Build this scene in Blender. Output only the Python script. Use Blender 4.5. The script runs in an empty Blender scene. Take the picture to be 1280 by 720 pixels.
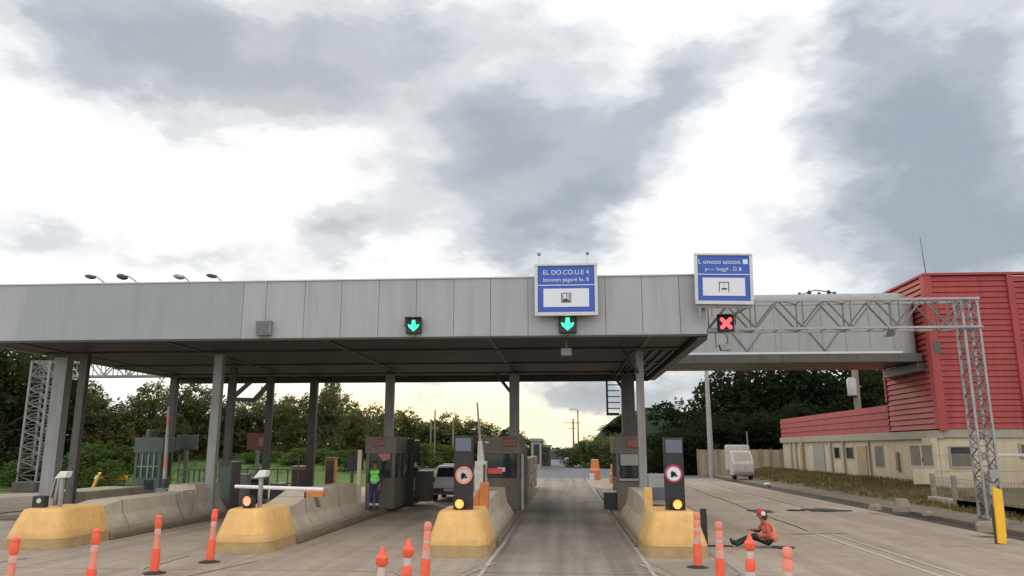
import bpy, bmesh, math, random
from mathutils import Vector, Matrix, noise
random.seed(7)
R = math.radians
C = bpy.context.scene.collection
# ------------------------------------------------------------------ survey of the place (used for placing things at real distances)
F = 960.0; PITCH = R(11.8); YAW = R(3.97); CAMH = 2.4
_f = (-math.sin(YAW)*math.cos(PITCH), math.cos(YAW)*math.cos(PITCH), math.sin(PITCH))
_r = (math.cos(YAW), math.sin(YAW), 0)
_u = (math.sin(YAW)*math.sin(PITCH), -math.cos(YAW)*math.sin(PITCH), math.cos(PITCH))
def ray(x, y):
    s = (x-640)/F; t = -(y-360)/F
    return [_f[i]+s*_r[i]+t*_u[i] for i in range(3)]
def G(x, y, z=0):
    d = ray(x, y); k = (z-CAMH)/d[2]; return Vector((k*d[0], k*d[1], z))
def Q(x, y, Y):
    d = ray(x, y); k = Y/d[1]; return Vector((k*d[0], Y, CAMH+k*d[2]))

# ------------------------------------------------------------------ materials
def nt(m):
    m.use_nodes = True; t = m.node_tree
    return t, t.nodes, t.links
def mat(name, col, rough=.7, metal=0, var=.18, scale=2.0, bump=.0, bscale=30, streak=0, dirt=None, dirt_h=.5, spec=.4, emit=0, emitcol=None, trans=0, seam=None, scuff=0, stain=0):
    m = bpy.data.materials.new(name); t, N, L = nt(m)
    b = N['Principled BSDF']; b.inputs['Roughness'].default_value = rough; b.inputs['Metallic'].default_value = metal
    b.inputs['Specular IOR Level'].default_value = spec
    tc = N.new('ShaderNodeNewGeometry')
    n1 = N.new('ShaderNodeTexNoise'); n1.inputs['Scale'].default_value = scale; n1.inputs['Detail'].default_value = 7; n1.inputs['Roughness'].default_value = .62
    L.new(tc.outputs['Position'], n1.inputs['Vector'])
    r = N.new('ShaderNodeMapRange'); r.inputs[1].default_value = .25; r.inputs[2].default_value = .75
    r.inputs[3].default_value = 1-var; r.inputs[4].default_value = 1+var
    L.new(n1.outputs['Fac'], r.inputs[0])
    fac = r.outputs[0]
    if streak:
        mp = N.new('ShaderNodeMapping'); mp.inputs['Scale'].default_value = (5, 5, .35)
        L.new(tc.outputs['Position'], mp.inputs['Vector'])
        n2 = N.new('ShaderNodeTexNoise'); n2.inputs['Scale'].default_value = 1.2; n2.inputs['Detail'].default_value = 5
        L.new(mp.outputs[0], n2.inputs['Vector'])
        r2 = N.new('ShaderNodeMapRange'); r2.inputs[1].default_value = .3; r2.inputs[2].default_value = .7
        r2.inputs[3].default_value = 1-streak; r2.inputs[4].default_value = 1.0
        L.new(n2.outputs['Fac'], r2.inputs[0])
        mm = N.new('ShaderNodeMath'); mm.operation = 'MULTIPLY'
        L.new(fac, mm.inputs[0]); L.new(r2.outputs[0], mm.inputs[1]); fac = mm.outputs[0]
    mx = N.new('ShaderNodeMix'); mx.data_type = 'RGBA'; mx.blend_type = 'MULTIPLY'; mx.inputs[0].default_value = 1
    mx.inputs[6].default_value = (*col, 1); L.new(fac, mx.inputs[7])
    out = mx.outputs[2]
    def over(mask, c):
        nonlocal out
        q = N.new('ShaderNodeMix'); q.data_type = 'RGBA'; L.new(mask, q.inputs[0]); L.new(out, q.inputs[6]); q.inputs[7].default_value = (*c, 1); out = q.outputs[2]
    def nz(sc, mp, det=6, dist=0):
        p = N.new('ShaderNodeMapping'); p.inputs['Scale'].default_value = mp; L.new(tc.outputs['Position'], p.inputs['Vector'])
        n = N.new('ShaderNodeTexNoise'); n.inputs['Scale'].default_value = sc; n.inputs['Detail'].default_value = det; n.inputs['Distortion'].default_value = dist; L.new(p.outputs[0], n.inputs['Vector']); return n.outputs['Fac']
    def rg(x, a, b_, c, d):
        n = N.new('ShaderNodeMapRange'); n.inputs[1].default_value = a; n.inputs[2].default_value = b_; n.inputs[3].default_value = c; n.inputs[4].default_value = d; L.new(x, n.inputs[0]); return n.outputs[0]
    if scuff:
        over(rg(nz(1.6, (1, 1, 7), 7, .6), .63, .70, 0, scuff), (.05, .045, .04))
        over(rg(nz(7, (1, 1, 1), 8), .63, .70, 0, scuff*.8), (.30, .26, .20))
    if stain:
        over(rg(nz(1.0, (2.2, 2.2, .18), 7), .50, .72, 0, stain), tuple(v*.45 for v in col))
        over(rg(nz(1.0, (9, 9, .5), 4), .60, .74, 0, stain*.6), tuple(v*.5 for v in col))
    if seam:
        sq = N.new('ShaderNodeSeparateXYZ'); L.new(tc.outputs['Position'], sq.inputs[0])
        pg = N.new('ShaderNodeMath'); pg.operation = 'PINGPONG'; pg.inputs[1].default_value = seam[1]/2; L.new(sq.outputs[seam[0]], pg.inputs[0])
        over(rg(pg.outputs[0], .012, .03, .75, 0), (.06, .05, .04))
    if dirt:
        sp = N.new('ShaderNodeSeparateXYZ'); L.new(tc.outputs['Position'], sp.inputs[0])
        n3 = N.new('ShaderNodeTexNoise'); n3.inputs['Scale'].default_value = 4; n3.inputs['Detail'].default_value = 6
        L.new(tc.outputs['Position'], n3.inputs['Vector'])
        ad = N.new('ShaderNodeMath'); ad.operation = 'MULTIPLY_ADD'; ad.inputs[1].default_value = -.9*dirt_h; L.new(n3.outputs['Fac'], ad.inputs[0]); L.new(sp.outputs[2], ad.inputs[2])
        r3 = N.new('ShaderNodeMapRange'); r3.inputs[1].default_value = -.4*dirt_h; r3.inputs[2].default_value = dirt_h*.8; r3.inputs[3].default_value = .8; r3.inputs[4].default_value = 0
        L.new(ad.outputs[0], r3.inputs[0])
        m2 = N.new('ShaderNodeMix'); m2.data_type = 'RGBA'; L.new(r3.outputs[0], m2.inputs[0]); L.new(out, m2.inputs[6]); m2.inputs[7].default_value = (*dirt, 1)
        out = m2.outputs[2]
    L.new(out, b.inputs['Base Color'])
    if bump:
        n4 = N.new('ShaderNodeTexNoise'); n4.inputs['Scale'].default_value = bscale; n4.inputs['Detail'].default_value = 4
        L.new(tc.outputs['Position'], n4.inputs['Vector'])
        bp = N.new('ShaderNodeBump'); bp.inputs['Strength'].default_value = bump; bp.inputs['Distance'].default_value = .02
        L.new(n4.outputs['Fac'], bp.inputs['Height']); L.new(bp.outputs[0], b.inputs['Normal'])
    if emit:
        b.inputs['Emission Color'].default_value = (*(emitcol or col), 1); b.inputs['Emission Strength'].default_value = emit
    if trans:
        b.inputs['Transmission Weight'].default_value = trans
    return m

M = {}
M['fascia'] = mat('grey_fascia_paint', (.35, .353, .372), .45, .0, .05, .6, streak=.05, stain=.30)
M['fascia2'] = mat('grey_green_sheet', (.285, .31, .31), .5, 0, .05, .4, streak=.04, stain=.18)
M['trim'] = mat('light_trim', (.55, .55, .55), .4, .2, .06)
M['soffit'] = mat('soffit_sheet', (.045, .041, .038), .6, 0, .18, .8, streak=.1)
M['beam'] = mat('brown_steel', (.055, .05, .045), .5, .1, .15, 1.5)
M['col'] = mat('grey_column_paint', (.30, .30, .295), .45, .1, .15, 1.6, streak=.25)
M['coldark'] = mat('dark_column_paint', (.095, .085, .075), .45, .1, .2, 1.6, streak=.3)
M['yellow'] = mat('ochre_nose_paint', (.74, .44, .155), .55, 0, .12, 2.5, .25, 25, streak=.14, dirt=(.30, .19, .08), dirt_h=.34, scuff=.18, stain=.1)
M['yellowband'] = mat('worn_ochre_skirt', (.38, .26, .12), .7, 0, .2, 4, .3, 25, scuff=.5)
M['conc'] = mat('barrier_concrete', (.50, .425, .32), .8, 0, .14, 2.2, .3, 40, streak=.15, dirt=(.17, .135, .10), dirt_h=.4, scuff=.2, stain=.2, seam=(1, 3.1))
M['kerb'] = mat('stained_kerb_concrete', (.19, .15, .11), .85, 0, .22, 3, .3, 40)
M['orange'] = mat('orange_plastic', (.82, .115, .05), .42, 0, .1, 5, spec=.5)
M['coral'] = mat('faded_orange_plastic', (.75, .24, .17), .5, 0, .15, 5)
M['reflect'] = mat('dirty_white_band', (.55, .47, .44), .45, 0, .18, 9)
M['dullpink'] = mat('faded_pink_band', (.62, .34, .28), .5, 0, .2, 9)
M['rubber'] = mat('black_rubber', (.03, .028, .026), .75, 0, .3, 6)
M['black'] = mat('black_painted_metal', (.028, .027, .028), .45, .1, .3, 4)
M['panelblue'] = mat('blue_grey_screen', (.12, .13, .17), .25, 0, .1, 2)
M['white'] = mat('white_paint', (.72, .72, .70), .5, 0, .06, 3, streak=.06)
M['whiteworn'] = mat('worn_white_paint', (.5, .47, .43), .6, 0, .2, 4, streak=.2)
M['blue'] = mat('sign_blue', (.035, .095, .42), .4, 0, .06, 1)
M['signwhite'] = mat('sign_white', (.66, .68, .74), .4, 0, .04, 1)
M['alu'] = mat('aluminium_frame', (.46, .46, .46), .35, .5, .08, 3)
M['galv'] = mat('galvanised_steel', (.33, .32, .32), .45, .35, .16, 3)
M['galvdk'] = mat('dark_steel_bracing', (.15, .145, .145), .5, .3, .2, 3)
M['galvd'] = mat('weathered_galvanised_steel', (.25, .245, .235), .55, .25, .22, 3)
M['green_lit'] = mat('lit_green', (.02, .5, .3), .4, emit=1.5, emitcol=(.05, .78, .40), var=0)
M['red_lit'] = mat('lit_red', (.6, .06, .07), .4, emit=1.2, emitcol=(1, .13, .16), var=0)
M['amber_lit'] = mat('lit_amber', (.9, .4, .1), .4, emit=1.6, emitcol=(1, .34, .07), var=0)
M['redlamp'] = mat('lit_red_orange', (.9, .3, .2), .4, emit=1.3, emitcol=(1, .33, .17), var=0)
M['boothwall'] = mat('booth_grey_brown_panel', (.15, .13, .10), .5, .1, .16, 2.5, streak=.15)
M['boothtop'] = mat('booth_fascia_brown', (.15, .128, .10), .5, .1, .14, 2.5, streak=.1)
M['boothgrey'] = mat('booth_pale_panel', (.30, .30, .27), .5, .1, .1, 2.5)
M['redboard'] = mat('dull_red_display', (.20, .065, .055), .5, 0, .25, 8)
M['redboard2'] = mat('dull_red_glyph', (.38, .17, .14), .5, 0, .2, 8)
M['glass'] = mat('dark_glass', (.03, .035, .033), .08, 0, .2, 2, spec=.6)
M['glassg'] = mat('green_tinted_glass', (.045, .10, .085), .08, 0, .3, 4, spec=.6)
M['greenframe'] = mat('grey_green_frame', (.10, .13, .11), .5, .1, .15, 3)
M['bridge'] = mat('footbridge_cladding', (.30, .306, .30), .42, .1, .07, .8, streak=.06, stain=.3)
M['bridgeroof'] = mat('footbridge_roof_sheet', (.34, .34, .33), .42, .1, .1, .8)
M['redclad'] = mat('red_metal_cladding', (.37, .068, .066), .6, 0, .12, .7, streak=.12, stain=.45, spec=.2)
M['redtrim'] = mat('red_trim', (.36, .07, .068), .6, 0, .1, 1.2, stain=.3, spec=.2)
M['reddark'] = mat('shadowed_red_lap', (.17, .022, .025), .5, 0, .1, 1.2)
M['beige'] = mat('beige_render', (.54, .455, .325), .8, 0, .08, 1.2, .15, 40, streak=.1, stain=.4, dirt=(.34, .27, .16), dirt_h=1.0)
M['beigeb'] = mat('pale_beam_render', (.36, .33, .27), .8, 0, .08, 1.2, streak=.15)
M['tan'] = mat('tan_door_paint', (.35, .26, .15), .6, 0, .1, 2)
M['fence'] = mat('beige_panel_fence', (.36, .30, .20), .85, 0, .14, 1.2, .2, 20, streak=.25)
M['wood'] = mat('weathered_timber', (.26, .21, .16), .85, 0, .2, 3, streak=.3)
M['yellowsign'] = mat('yellow_marker_paint', (.85, .47, .03), .45, 0, .1, 4)
M['skin'] = mat('skin', (.33, .13, .08), .6, 0, .1, 10)
M['vest'] = mat('orange_work_vest', (.74, .22, .13), .75, 0, .16, 12, .6, 14)
M['sleeve'] = mat('dark_orange_sleeve', (.45, .10, .065), .8, 0, .2, 12, .5, 25)
M['trousers'] = mat('dark_trousers', (.02, .018, .02), .8, 0, .2, 8)
M['cap'] = mat('red_cap_cloth', (.42, .06, .045), .8, 0, .1, 8)
M['carpaint'] = mat('silver_car_paint', (.78, .79, .81), .3, .05, .04, 2)
M['tail'] = mat('tail_lamp_lens', (.35, .03, .03), .2, 0, .05, 3)
M['navy'] = mat('navy_trousers', (.03, .035, .10), .4, 0, .15, 6)
M['hivis'] = mat('green_hi_vis_cloth', (.16, .62, .08), .6, 0, .25, 14, emit=.12)
M['reflband'] = mat('silver_reflective_band', (.55, .56, .55), .4, 0, .1, 10)
M['barrelo'] = mat('orange_drum_plastic', (.50, .19, .06), .5, 0, .15, 4)
M['redpl'] = mat('red_plastic', (.45, .05, .06), .5, 0, .12, 4)
M['bark'] = mat('bark', (.07, .055, .04), .9, 0, .3, 4)
M['line'] = mat('worn_road_paint', (.40, .355, .295), .75, 0, .3, 6)
M['lined'] = mat('very_worn_road_paint', (.31, .27, .22), .8, 0, .3, 7)
M['tar'] = mat('black_asphalt_patch', (.035, .03, .028), .85, 0, .3, 8, .4, 40)
M['block'] = mat('rough_concrete_block', (.27, .23, .18), .9, 0, .2, 5, .4, 20)

def leafmat(name, c1, c2, transl=.25):
    m = bpy.data.materials.new(name); t, N, L = nt(m)
    b = N['Principled BSDF']; b.inputs['Roughness'].default_value = .65; b.inputs['Specular IOR Level'].default_value = .0
    g = N.new('ShaderNodeNewGeometry'); oi = N.new('ShaderNodeObjectInfo')
    n1 = N.new('ShaderNodeTexNoise'); n1.inputs['Scale'].default_value = .55; n1.inputs['Detail'].default_value = 3
    L.new(g.outputs['Position'], n1.inputs['Vector'])
    ad = N.new('ShaderNodeMath'); ad.operation = 'MULTIPLY_ADD'; ad.inputs[1].default_value = .5; L.new(g.outputs['Random Per Island'], ad.inputs[0]); L.new(n1.outputs['Fac'], ad.inputs[2])
    ad2 = N.new('ShaderNodeMath'); ad2.operation = 'MULTIPLY_ADD'; ad2.inputs[1].default_value = .35; L.new(oi.outputs['Random'], ad2.inputs[0]); L.new(ad.outputs[0], ad2.inputs[2])
    r = N.new('ShaderNodeMapRange'); r.inputs[1].default_value = .5; r.inputs[2].default_value = 1.25; L.new(ad2.outputs[0], r.inputs[0])
    mx = N.new('ShaderNodeMix'); mx.data_type = 'RGBA'; mx.inputs[6].default_value = (*c1, 1); mx.inputs[7].default_value = (*c2, 1)
    L.new(r.outputs[0], mx.inputs[0]); L.new(mx.outputs[2], b.inputs['Base Color'])
    tr = N.new('ShaderNodeBsdfTranslucent'); L.new(mx.outputs[2], tr.inputs['Color'])
    ms = N.new('ShaderNodeMixShader'); ms.inputs[0].default_value = transl
    L.new(b.outputs[0], ms.inputs[1]); L.new(tr.outputs[0], ms.inputs[2]); L.new(ms.outputs[0], N['Material Output'].inputs['Surface'])
    return m
M['leafdark'] = leafmat('dark_foliage', (.034, .046, .020), (.070, .09, .034), .45)
M['leafmid'] = leafmat('olive_foliage', (.075, .08, .036), (.185, .19, .08), .5)  # olive tones lightened: distance haze put into the leaf colour
M['leafright'] = leafmat('deep_green_foliage', (.020, .030, .015), (.036, .050, .022), .45)
M['leaflight'] = leafmat('fresh_green_foliage', (.05, .085, .022), (.15, .22, .06), .35)
M['leafplant'] = leafmat('plant_leaf', (.12, .42, .06), (.36, .85, .22), .4)

def groundmat(name, col, col2, seams=None, tyre=0, scale=.35, rough=.85, fine=20):
    m = bpy.data.materials.new(name); t, N, L = nt(m)
    b = N['Principled BSDF']; b.inputs['Roughness'].default_value = rough; b.inputs['Specular IOR Level'].default_value = .25
    g = N.new('ShaderNodeNewGeometry')
    def noise_(sc, det=7, mp=None):
        n = N.new('ShaderNodeTexNoise'); n.inputs['Scale'].default_value = sc; n.inputs['Detail'].default_value = det; n.inputs['Roughness'].default_value = .6
        src = g.outputs['Position']
        if mp:
            p = N.new('ShaderNodeMapping'); p.inputs['Scale'].default_value = mp; L.new(src, p.inputs['Vector']); src = p.outputs[0]
        L.new(src, n.inputs['Vector']); return n.outputs['Fac']
    def mth(op, a, b_=None, c=None):
        n = N.new('ShaderNodeMath'); n.operation = op
        for i, x in enumerate((a, b_, c)):
            if x is None: continue
            if isinstance(x, (int, float)): n.inputs[i].default_value = x
            else: L.new(x, n.inputs[i])
        return n.outputs[0]
    def rng(x, a, b_, c, d):
        n = N.new('ShaderNodeMapRange'); n.inputs[1].default_value = a; n.inputs[2].default_value = b_; n.inputs[3].default_value = c; n.inputs[4].default_value = d
        L.new(x, n.inputs[0]); return n.outputs[0]
    mx = N.new('ShaderNodeMix'); mx.data_type = 'RGBA'; mx.inputs[6].default_value = (*col, 1); mx.inputs[7].default_value = (*col2, 1)
    L.new(rng(noise_(scale), .35, .68, 0, 1), mx.inputs[0])
    fac = rng(noise_(fine, 5), .25, .75, .86, 1.14)
    fac = mth('MULTIPLY', fac, rng(noise_(2.2, 6), .3, .7, .9, 1.08))
    if tyre:
        s = noise_(1, 4, (1.5, .05, 1)); fac = mth('MULTIPLY', fac, rng(s, .38, .62, 1-tyre, 1.05))
        s = noise_(1, 4, (3.5, .12, 1)); fac = mth('MULTIPLY', fac, rng(s, .35, .6, 1-tyre*.25, 1.03))
    if tyre:
        fac = mth('MULTIPLY', fac, rng(noise_(1.3, 2), .70, .78, 1, .62)); fac = mth('MULTIPLY', fac, rng(noise_(120, 2), .3, .7, .9, 1.1))
    if seams:
        sp = N.new('ShaderNodeSeparateXYZ'); L.new(g.outputs['Position'], sp.inputs[0])
        for ax, step, off, wd in seams:
            w = mth('MULTIPLY', noise_(.6, 5), .12)
            x = mth('ADD', mth('ADD', sp.outputs[ax], off), w)
            d = mth('PINGPONG', x, step/2)
            fac = mth('MULTIPLY', fac, rng(d, wd*.4, wd, .5, 1))
    m2 = N.new('ShaderNodeMix'); m2.data_type = 'RGBA'; m2.blend_type = 'MULTIPLY'; m2.inputs[0].default_value = 1
    L.new(mx.outputs[2], m2.inputs[6]); L.new(fac, m2.inputs[7]); L.new(m2.outputs[2], b.inputs['Base Color'])
    bp = N.new('ShaderNodeBump'); bp.inputs['Strength'].default_value = .25; bp.inputs['Distance'].default_value = .01
    L.new(noise_(60, 3), bp.inputs['Height']); L.new(bp.outputs[0], b.inputs['Normal'])
    return m
M['plaza'] = groundmat('plaza_concrete', (.37, .30, .235), (.30, .245, .19), [(1, 7.8, -.35, .035), (0, 10.4, -3.35, .03)], .16)
M['lane'] = groundmat('lane_concrete', (.31, .27, .228), (.24, .208, .175), [(1, 7.8, -.35, .04)], .34)
M['asphalt'] = groundmat('far_asphalt', (.135, .15, .165), (.11, .122, .135), None, .08)
M['grass'] = groundmat('rough_grass', (.07, .13, .03), (.12, .165, .05), None, 0, .5, 1, 6)
M['lawn'] = groundmat('bright_lawn', (.085, .17, .035), (.11, .19, .05), None, 0, .5, 1, 5)
M['drygrass'] = groundmat('dry_grass', (.16, .128, .058), (.11, .10, .042), None, 0, .7, 1, 9)
M['walk'] = groundmat('footway_concrete', (.20, .165, .125), (.14, .12, .09), [(1, 2.0, 0, .05)], 0, .6)
M['dirt'] = groundmat('bare_earth', (.16, .13, .10), (.12, .11, .085), None, 0, .5)
M['hill'] = groundmat('hill_vegetation', (.012, .02, .010), (.026, .038, .016), None, 0, .5, 1, 4)
M['gutter'] = mat('dark_gutter', (.05, .043, .036), .8, 0, .3, 3)

# ------------------------------------------------------------------ mesh helpers
class MB:
    def __init__(s): s.v = []; s.f = []
    def add(s, vs, fs):
        o = len(s.v); s.v += [tuple(v) for v in vs]; s.f += [tuple(i+o for i in f) for f in fs]; return s
    def box(s, x0, x1, y0, y1, z0, z1):
        return s.add([(x0,y0,z0),(x1,y0,z0),(x1,y1,z0),(x0,y1,z0),(x0,y0,z1),(x1,y0,z1),(x1,y1,z1),(x0,y1,z1)],
                     [(0,3,2,1),(4,5,6,7),(0,1,5,4),(1,2,6,5),(2,3,7,6),(3,0,4,7)])
    def bar(s, p, q, w, h=None):
        p, q = Vector(p), Vector(q); h = h or w; d = (q-p).normalized()
        up = Vector((0,0,1)) if abs(d.z) < .95 else Vector((0,1,0))
        a = d.cross(up).normalized()*w/2; b = a.cross(d).normalized()*h/2
        return s.add([p-a-b,p+a-b,p+a+b,p-a+b,q-a-b,q+a-b,q+a+b,q-a+b],[(0,1,2,3),(7,6,5,4),(0,4,5,1),(1,5,6,2),(2,6,7,3),(3,7,4,0)])
    def tube(s, pts, r, n=10, cap=True):
        pts = [Vector(p) for p in pts]; rs = r if isinstance(r, (list, tuple)) else [r]*len(pts)
        vs = []; fs = []
        pa = None
        for i, p in enumerate(pts):
            d = (pts[min(i+1,len(pts)-1)]-pts[max(i-1,0)]).normalized()
            if pa is None:
                up = Vector((0,0,1)) if abs(d.z) < .9 else Vector((0,1,0)); a = d.cross(up).normalized()
            else:
                a = (pa-d*pa.dot(d)).normalized()
            pa = a; b = d.cross(a)
            for k in range(n):
                t = 2*math.pi*k/n; vs.append(p+(a*math.cos(t)+b*math.sin(t))*rs[i])
        for i in range(len(pts)-1):
            for k in range(n):
                k2 = (k+1) % n; fs.append((i*n+k, i*n+k2, (i+1)*n+k2, (i+1)*n+k))
        if cap: fs.append(tuple(range(n))[::-1]); fs.append(tuple((len(pts)-1)*n+k for k in range(n)))
        return s.add(vs, fs)
    def lathe(s, c, prof, n=14):            # prof [(r,z)...] about vertical axis at c
        vs = []; fs = []
        for r, z in prof:
            for k in range(n):
                t = 2*math.pi*k/n; vs.append((c[0]+r*math.cos(t), c[1]+r*math.sin(t), c[2]+z))
        for i in range(len(prof)-1):
            for k in range(n):
                k2 = (k+1) % n; fs.append((i*n+k, i*n+k2, (i+1)*n+k2, (i+1)*n+k))
        fs.append(tuple(range(n))[::-1]); fs.append(tuple((len(prof)-1)*n+k for k in range(n)))
        return s.add(vs, fs)
    def loft(s, rings, cap=True):
        n = len(rings[0]); vs = [v for r in rings for v in r]; fs = []
        for i in range(len(rings)-1):
            for k in range(n):
                k2 = (k+1) % n; fs.append((i*n+k, i*n+k2, (i+1)*n+k2, (i+1)*n+k))
        if cap: fs.append(tuple(range(n))[::-1]); fs.append(tuple((len(rings)-1)*n+k for k in range(n)))
        return s.add(vs, fs)
    def prism(s, poly, axis, a, b):         # poly 2D in the two other axes
        def P(u, v, w):
            return {'x': (w,u,v), 'y': (u,w,v), 'z': (u,v,w)}[axis]
        n = len(poly); vs = [P(u,v,a) for u,v in poly]+[P(u,v,b) for u,v in poly]
        fs = [tuple(range(n))[::-1], tuple(range(n, 2*n))]+[(k,(k+1)%n,(k+1)%n+n,k+n) for k in range(n)]
        return s.add(vs, fs)
    def disc(s, c, r, y_thick, n=24):       # facing -Y
        poly = [(c[0]+r*math.cos(2*math.pi*k/n), c[2]+r*math.sin(2*math.pi*k/n)) for k in range(n)]
        return s.prism(poly, 'y', c[1]-y_thick, c[1])
    def build(s, name, m, parent=None, label=None, smooth=False, bevel=0, stuff=False):
        off = Vector((0,0,0)); p = parent
        while p is not None: off += p.location; p = p.parent
        me = bpy.data.meshes.new(name); me.from_pydata([(Vector(v)-off)[:] for v in s.v], [], s.f)
        bm = bmesh.new(); bm.from_mesh(me); bmesh.ops.recalc_face_normals(bm, faces=bm.faces); bm.to_mesh(me); bm.free()
        o = bpy.data.objects.new(name, me); C.objects.link(o); o.parent = parent
        if m: me.materials.append(M[m] if isinstance(m, str) else m)
        if smooth:
            for q in me.polygons: q.use_smooth = True
            try: me.set_sharp_from_angle(angle=R(40))
            except Exception: pass
        if bevel:
            md = o.modifiers.new('bevel', 'BEVEL'); md.width = bevel; md.segments = 2; md.limit_method = 'ANGLE'; md.angle_limit = R(35)
        if label: o['label'] = label
        return o
def thing(name, label, cat, loc=(0,0,0), group=None):
    o = bpy.data.objects.new(name, None); C.objects.link(o); o.location = loc; o.empty_display_size = .2
    o['label'] = label; o['category'] = cat
    if group: o['group'] = group
    return o
def tag(o, label, cat, group=None):
    o['label'] = label; o['category'] = cat
    if group: o['group'] = group
    return o
def struct(o): o['kind'] = 'structure'; return o
def dup(root, loc, rotz=None, label=None, scale=None):
    def cp(o, par):
        c = o.copy(); C.objects.link(c); c.parent = par
        for ch in list(o.children): cp(ch, c)
        return c
    c = cp(root, None); c.location = loc
    if rotz is not None: c.rotation_euler = (0, 0, rotz)
    if scale is not None: c.scale = scale
    if label: c['label'] = label
    return c
def text_part(name, body, x, y, z, size, m, parent, sx=1.0):
    cu = bpy.data.curves.new('lettering', 'FONT'); cu.body = body; cu.size = size; cu.align_x = 'CENTER'; cu.align_y = 'CENTER'; cu.extrude = .004
    t = bpy.data.objects.new('lettering_source', cu); C.objects.link(t)
    bpy.context.view_layer.update()
    me = bpy.data.meshes.new_from_object(t.evaluated_get(bpy.context.evaluated_depsgraph_get()))
    bpy.data.objects.remove(t); bpy.data.curves.remove(cu)
    me.materials.clear(); me.materials.append(M[m])
    o = bpy.data.objects.new(name, me); C.objects.link(o); o.parent = parent
    off = Vector((0,0,0)); p = parent
    while p is not None: off += p.location; p = p.parent
    me.transform(Matrix.Translation(Vector((x,y,z))-off) @ Matrix.Rotation(math.pi/2, 4, 'X') @ Matrix.Diagonal((sx,1,1,1)))
    return o

# ------------------------------------------------------------------ GROUND
g = MB(); nx, ny = 60, 60
def terr(x, y):
    h = 0
    if y > 44:                                                # grass bank rising behind the left approach
        k = min(1, (y-44)/38)*min(1, max(0, (-x-6-.25*max(0,y-60))/14)); h += 2.0*k*k*(3-2*k)
    if x < -30: h += min(1.4, (-30-x)*.05)
    return h - .03
xs = [-900,-500,-300,-200,-140,-110]+[-90+3*i for i in range(61)]+[110,140,200,300,500,900]
ys = [-150,-60,-20]+[3*i for i in range(50)]+[160,180,220,300,450,700,1200]
vs = [(x, y, terr(x, y)) for y in ys for x in xs]; W = len(xs)
fs = [(j*W+i, j*W+i+1, (j+1)*W+i+1, (j+1)*W+i) for j in range(len(ys)-1) for i in range(W-1)]
g.add(vs, fs); struct(g.build('ground', 'grass', smooth=True))
def sheet(name, poly, z, m):
    o = MB().add([(x,y,z) for x,y in poly], [tuple(range(len(poly)))]).build(name, m)
    return o
struct(sheet('toll_plaza', [(-33,-30),(12.55,-30),(12.55,64.7),(-6,64.7),(-17,64.7),(-27,50),(-33,40)], 0.0, 'plaza'))
struct(sheet('road', [(-9,64.72),(12.5,64.72),(11.0,82),(5.6,92),(4.5,140),(5.5,190),(9,230),(-2,230),(-4,190),(-6,120),(-9,80)], .004, 'asphalt'))
struct(sheet('lane', [(-1.76,6),(1.73,6),(1.73,64.7),(-2.1,64.7),(-1.78,18)], .004, 'lane'))
struct(sheet('dirt_patch', [(-20,66),(-8,66),(-8,88),(-24,90)], terr(-14,70)+.06, 'dirt'))
# far cross road verge beyond the bend
k = MB().prism([(5.7,92),(40,88),(40,130),(4.7,140)], 'z', -.05, .5); struct(k.build('verge', 'drygrass', bevel=.2))
# left roadside: gutter and kerb
k = MB(); k.prism([(-33.2,-20),(-33.0,-20),(-33.0,40),(-27,50),(-17,64.8),(-17.3,65),(-27.2,50.3),(-33.2,40.2)], 'z', -.1, .14); struct(k.build('kerb', 'walk', bevel=.02))
# right side: kerb, footway, bank of dry grass
struct(MB().box(12.05,12.55,-20,95,-.05,.012).build('gutter', 'gutter'))
struct(MB().box(12.55,12.75,-20,95,-.05,.15).build('kerb', 'walk', bevel=.03))
struct(MB().box(12.752,14.3,-20,95,-.05,.13).build('pavement', 'walk'))
bk = MB(); ysb = [-20,0,10,20,30,34]+[38+2*i for i in range(29)]+[120]
def bankz(t, y):
    k_ = min(1, max(0, (y-33)/7)); top = .10+.6*k_
    return .12+(top-.12+.02)*min(1, t*1.6)*1.0 + .06*noise.noise(Vector((t*6, y*.5, 3)))*min(1,t*4)
vs = []
for y in ysb:
    for i in range(9):
        t = i/8; vs.append((14.3+t*4.5 if i < 8 else 30, y, bankz(t, y)))
bk.add(vs, [(j*9+i, j*9+i+1, (j+1)*9+i+1, (j+1)*9+i) for j in range(len(ysb)-1) for i in range(8)])
struct(bk.build('grass_bank', 'drygrass', smooth=True))
# dry grass tufts: uncountable ground cover
tf = MB(); rr = random.Random(3)
def blades(mb, x, y, z, n, h, sp, rr):
    for _ in range(n):
        a = rr.uniform(0, 6.28); px_ = x+rr.gauss(0, sp); py_ = y+rr.gauss(0, sp); w = .02+.02*rr.random(); hh = h*rr.uniform(.5, 1.2); lx = rr.gauss(0, .12)*hh*2; ly = rr.gauss(0, .12)*hh*2
        mb.add([(px_-w*math.cos(a), py_-w*math.sin(a), z), (px_+w*math.cos(a), py_+w*math.sin(a), z), (px_+lx, py_+ly, z+hh)], [(0,1,2)])
for _ in range(2600):
    y = rr.uniform(24, 70); t = rr.random()**.8; x = 14.35+t*3.2
    blades(tf, x, y, bankz(t*3.2/4.5, y)-.02, 5, .22, .12, rr)
M['tuft'] = leafmat('dry_grass_blades', (.12, .095, .04), (.22, .185, .08), .3)
o = tf.build('dry_grass', 'tuft'); tag(o, 'dry ochre grass growing on the bank beside the beige wall', 'grass'); o['kind'] = 'stuff'
tf = MB()
for _ in range(2600):
    x = rr.uniform(-62, -14); y = rr.uniform(44, 84)
    if x > -33 and y < 66 and x > -33+ (y-40)*.75: continue
    blades(tf, x, y, terr(x, y), 5, .32, .2, rr)
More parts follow.
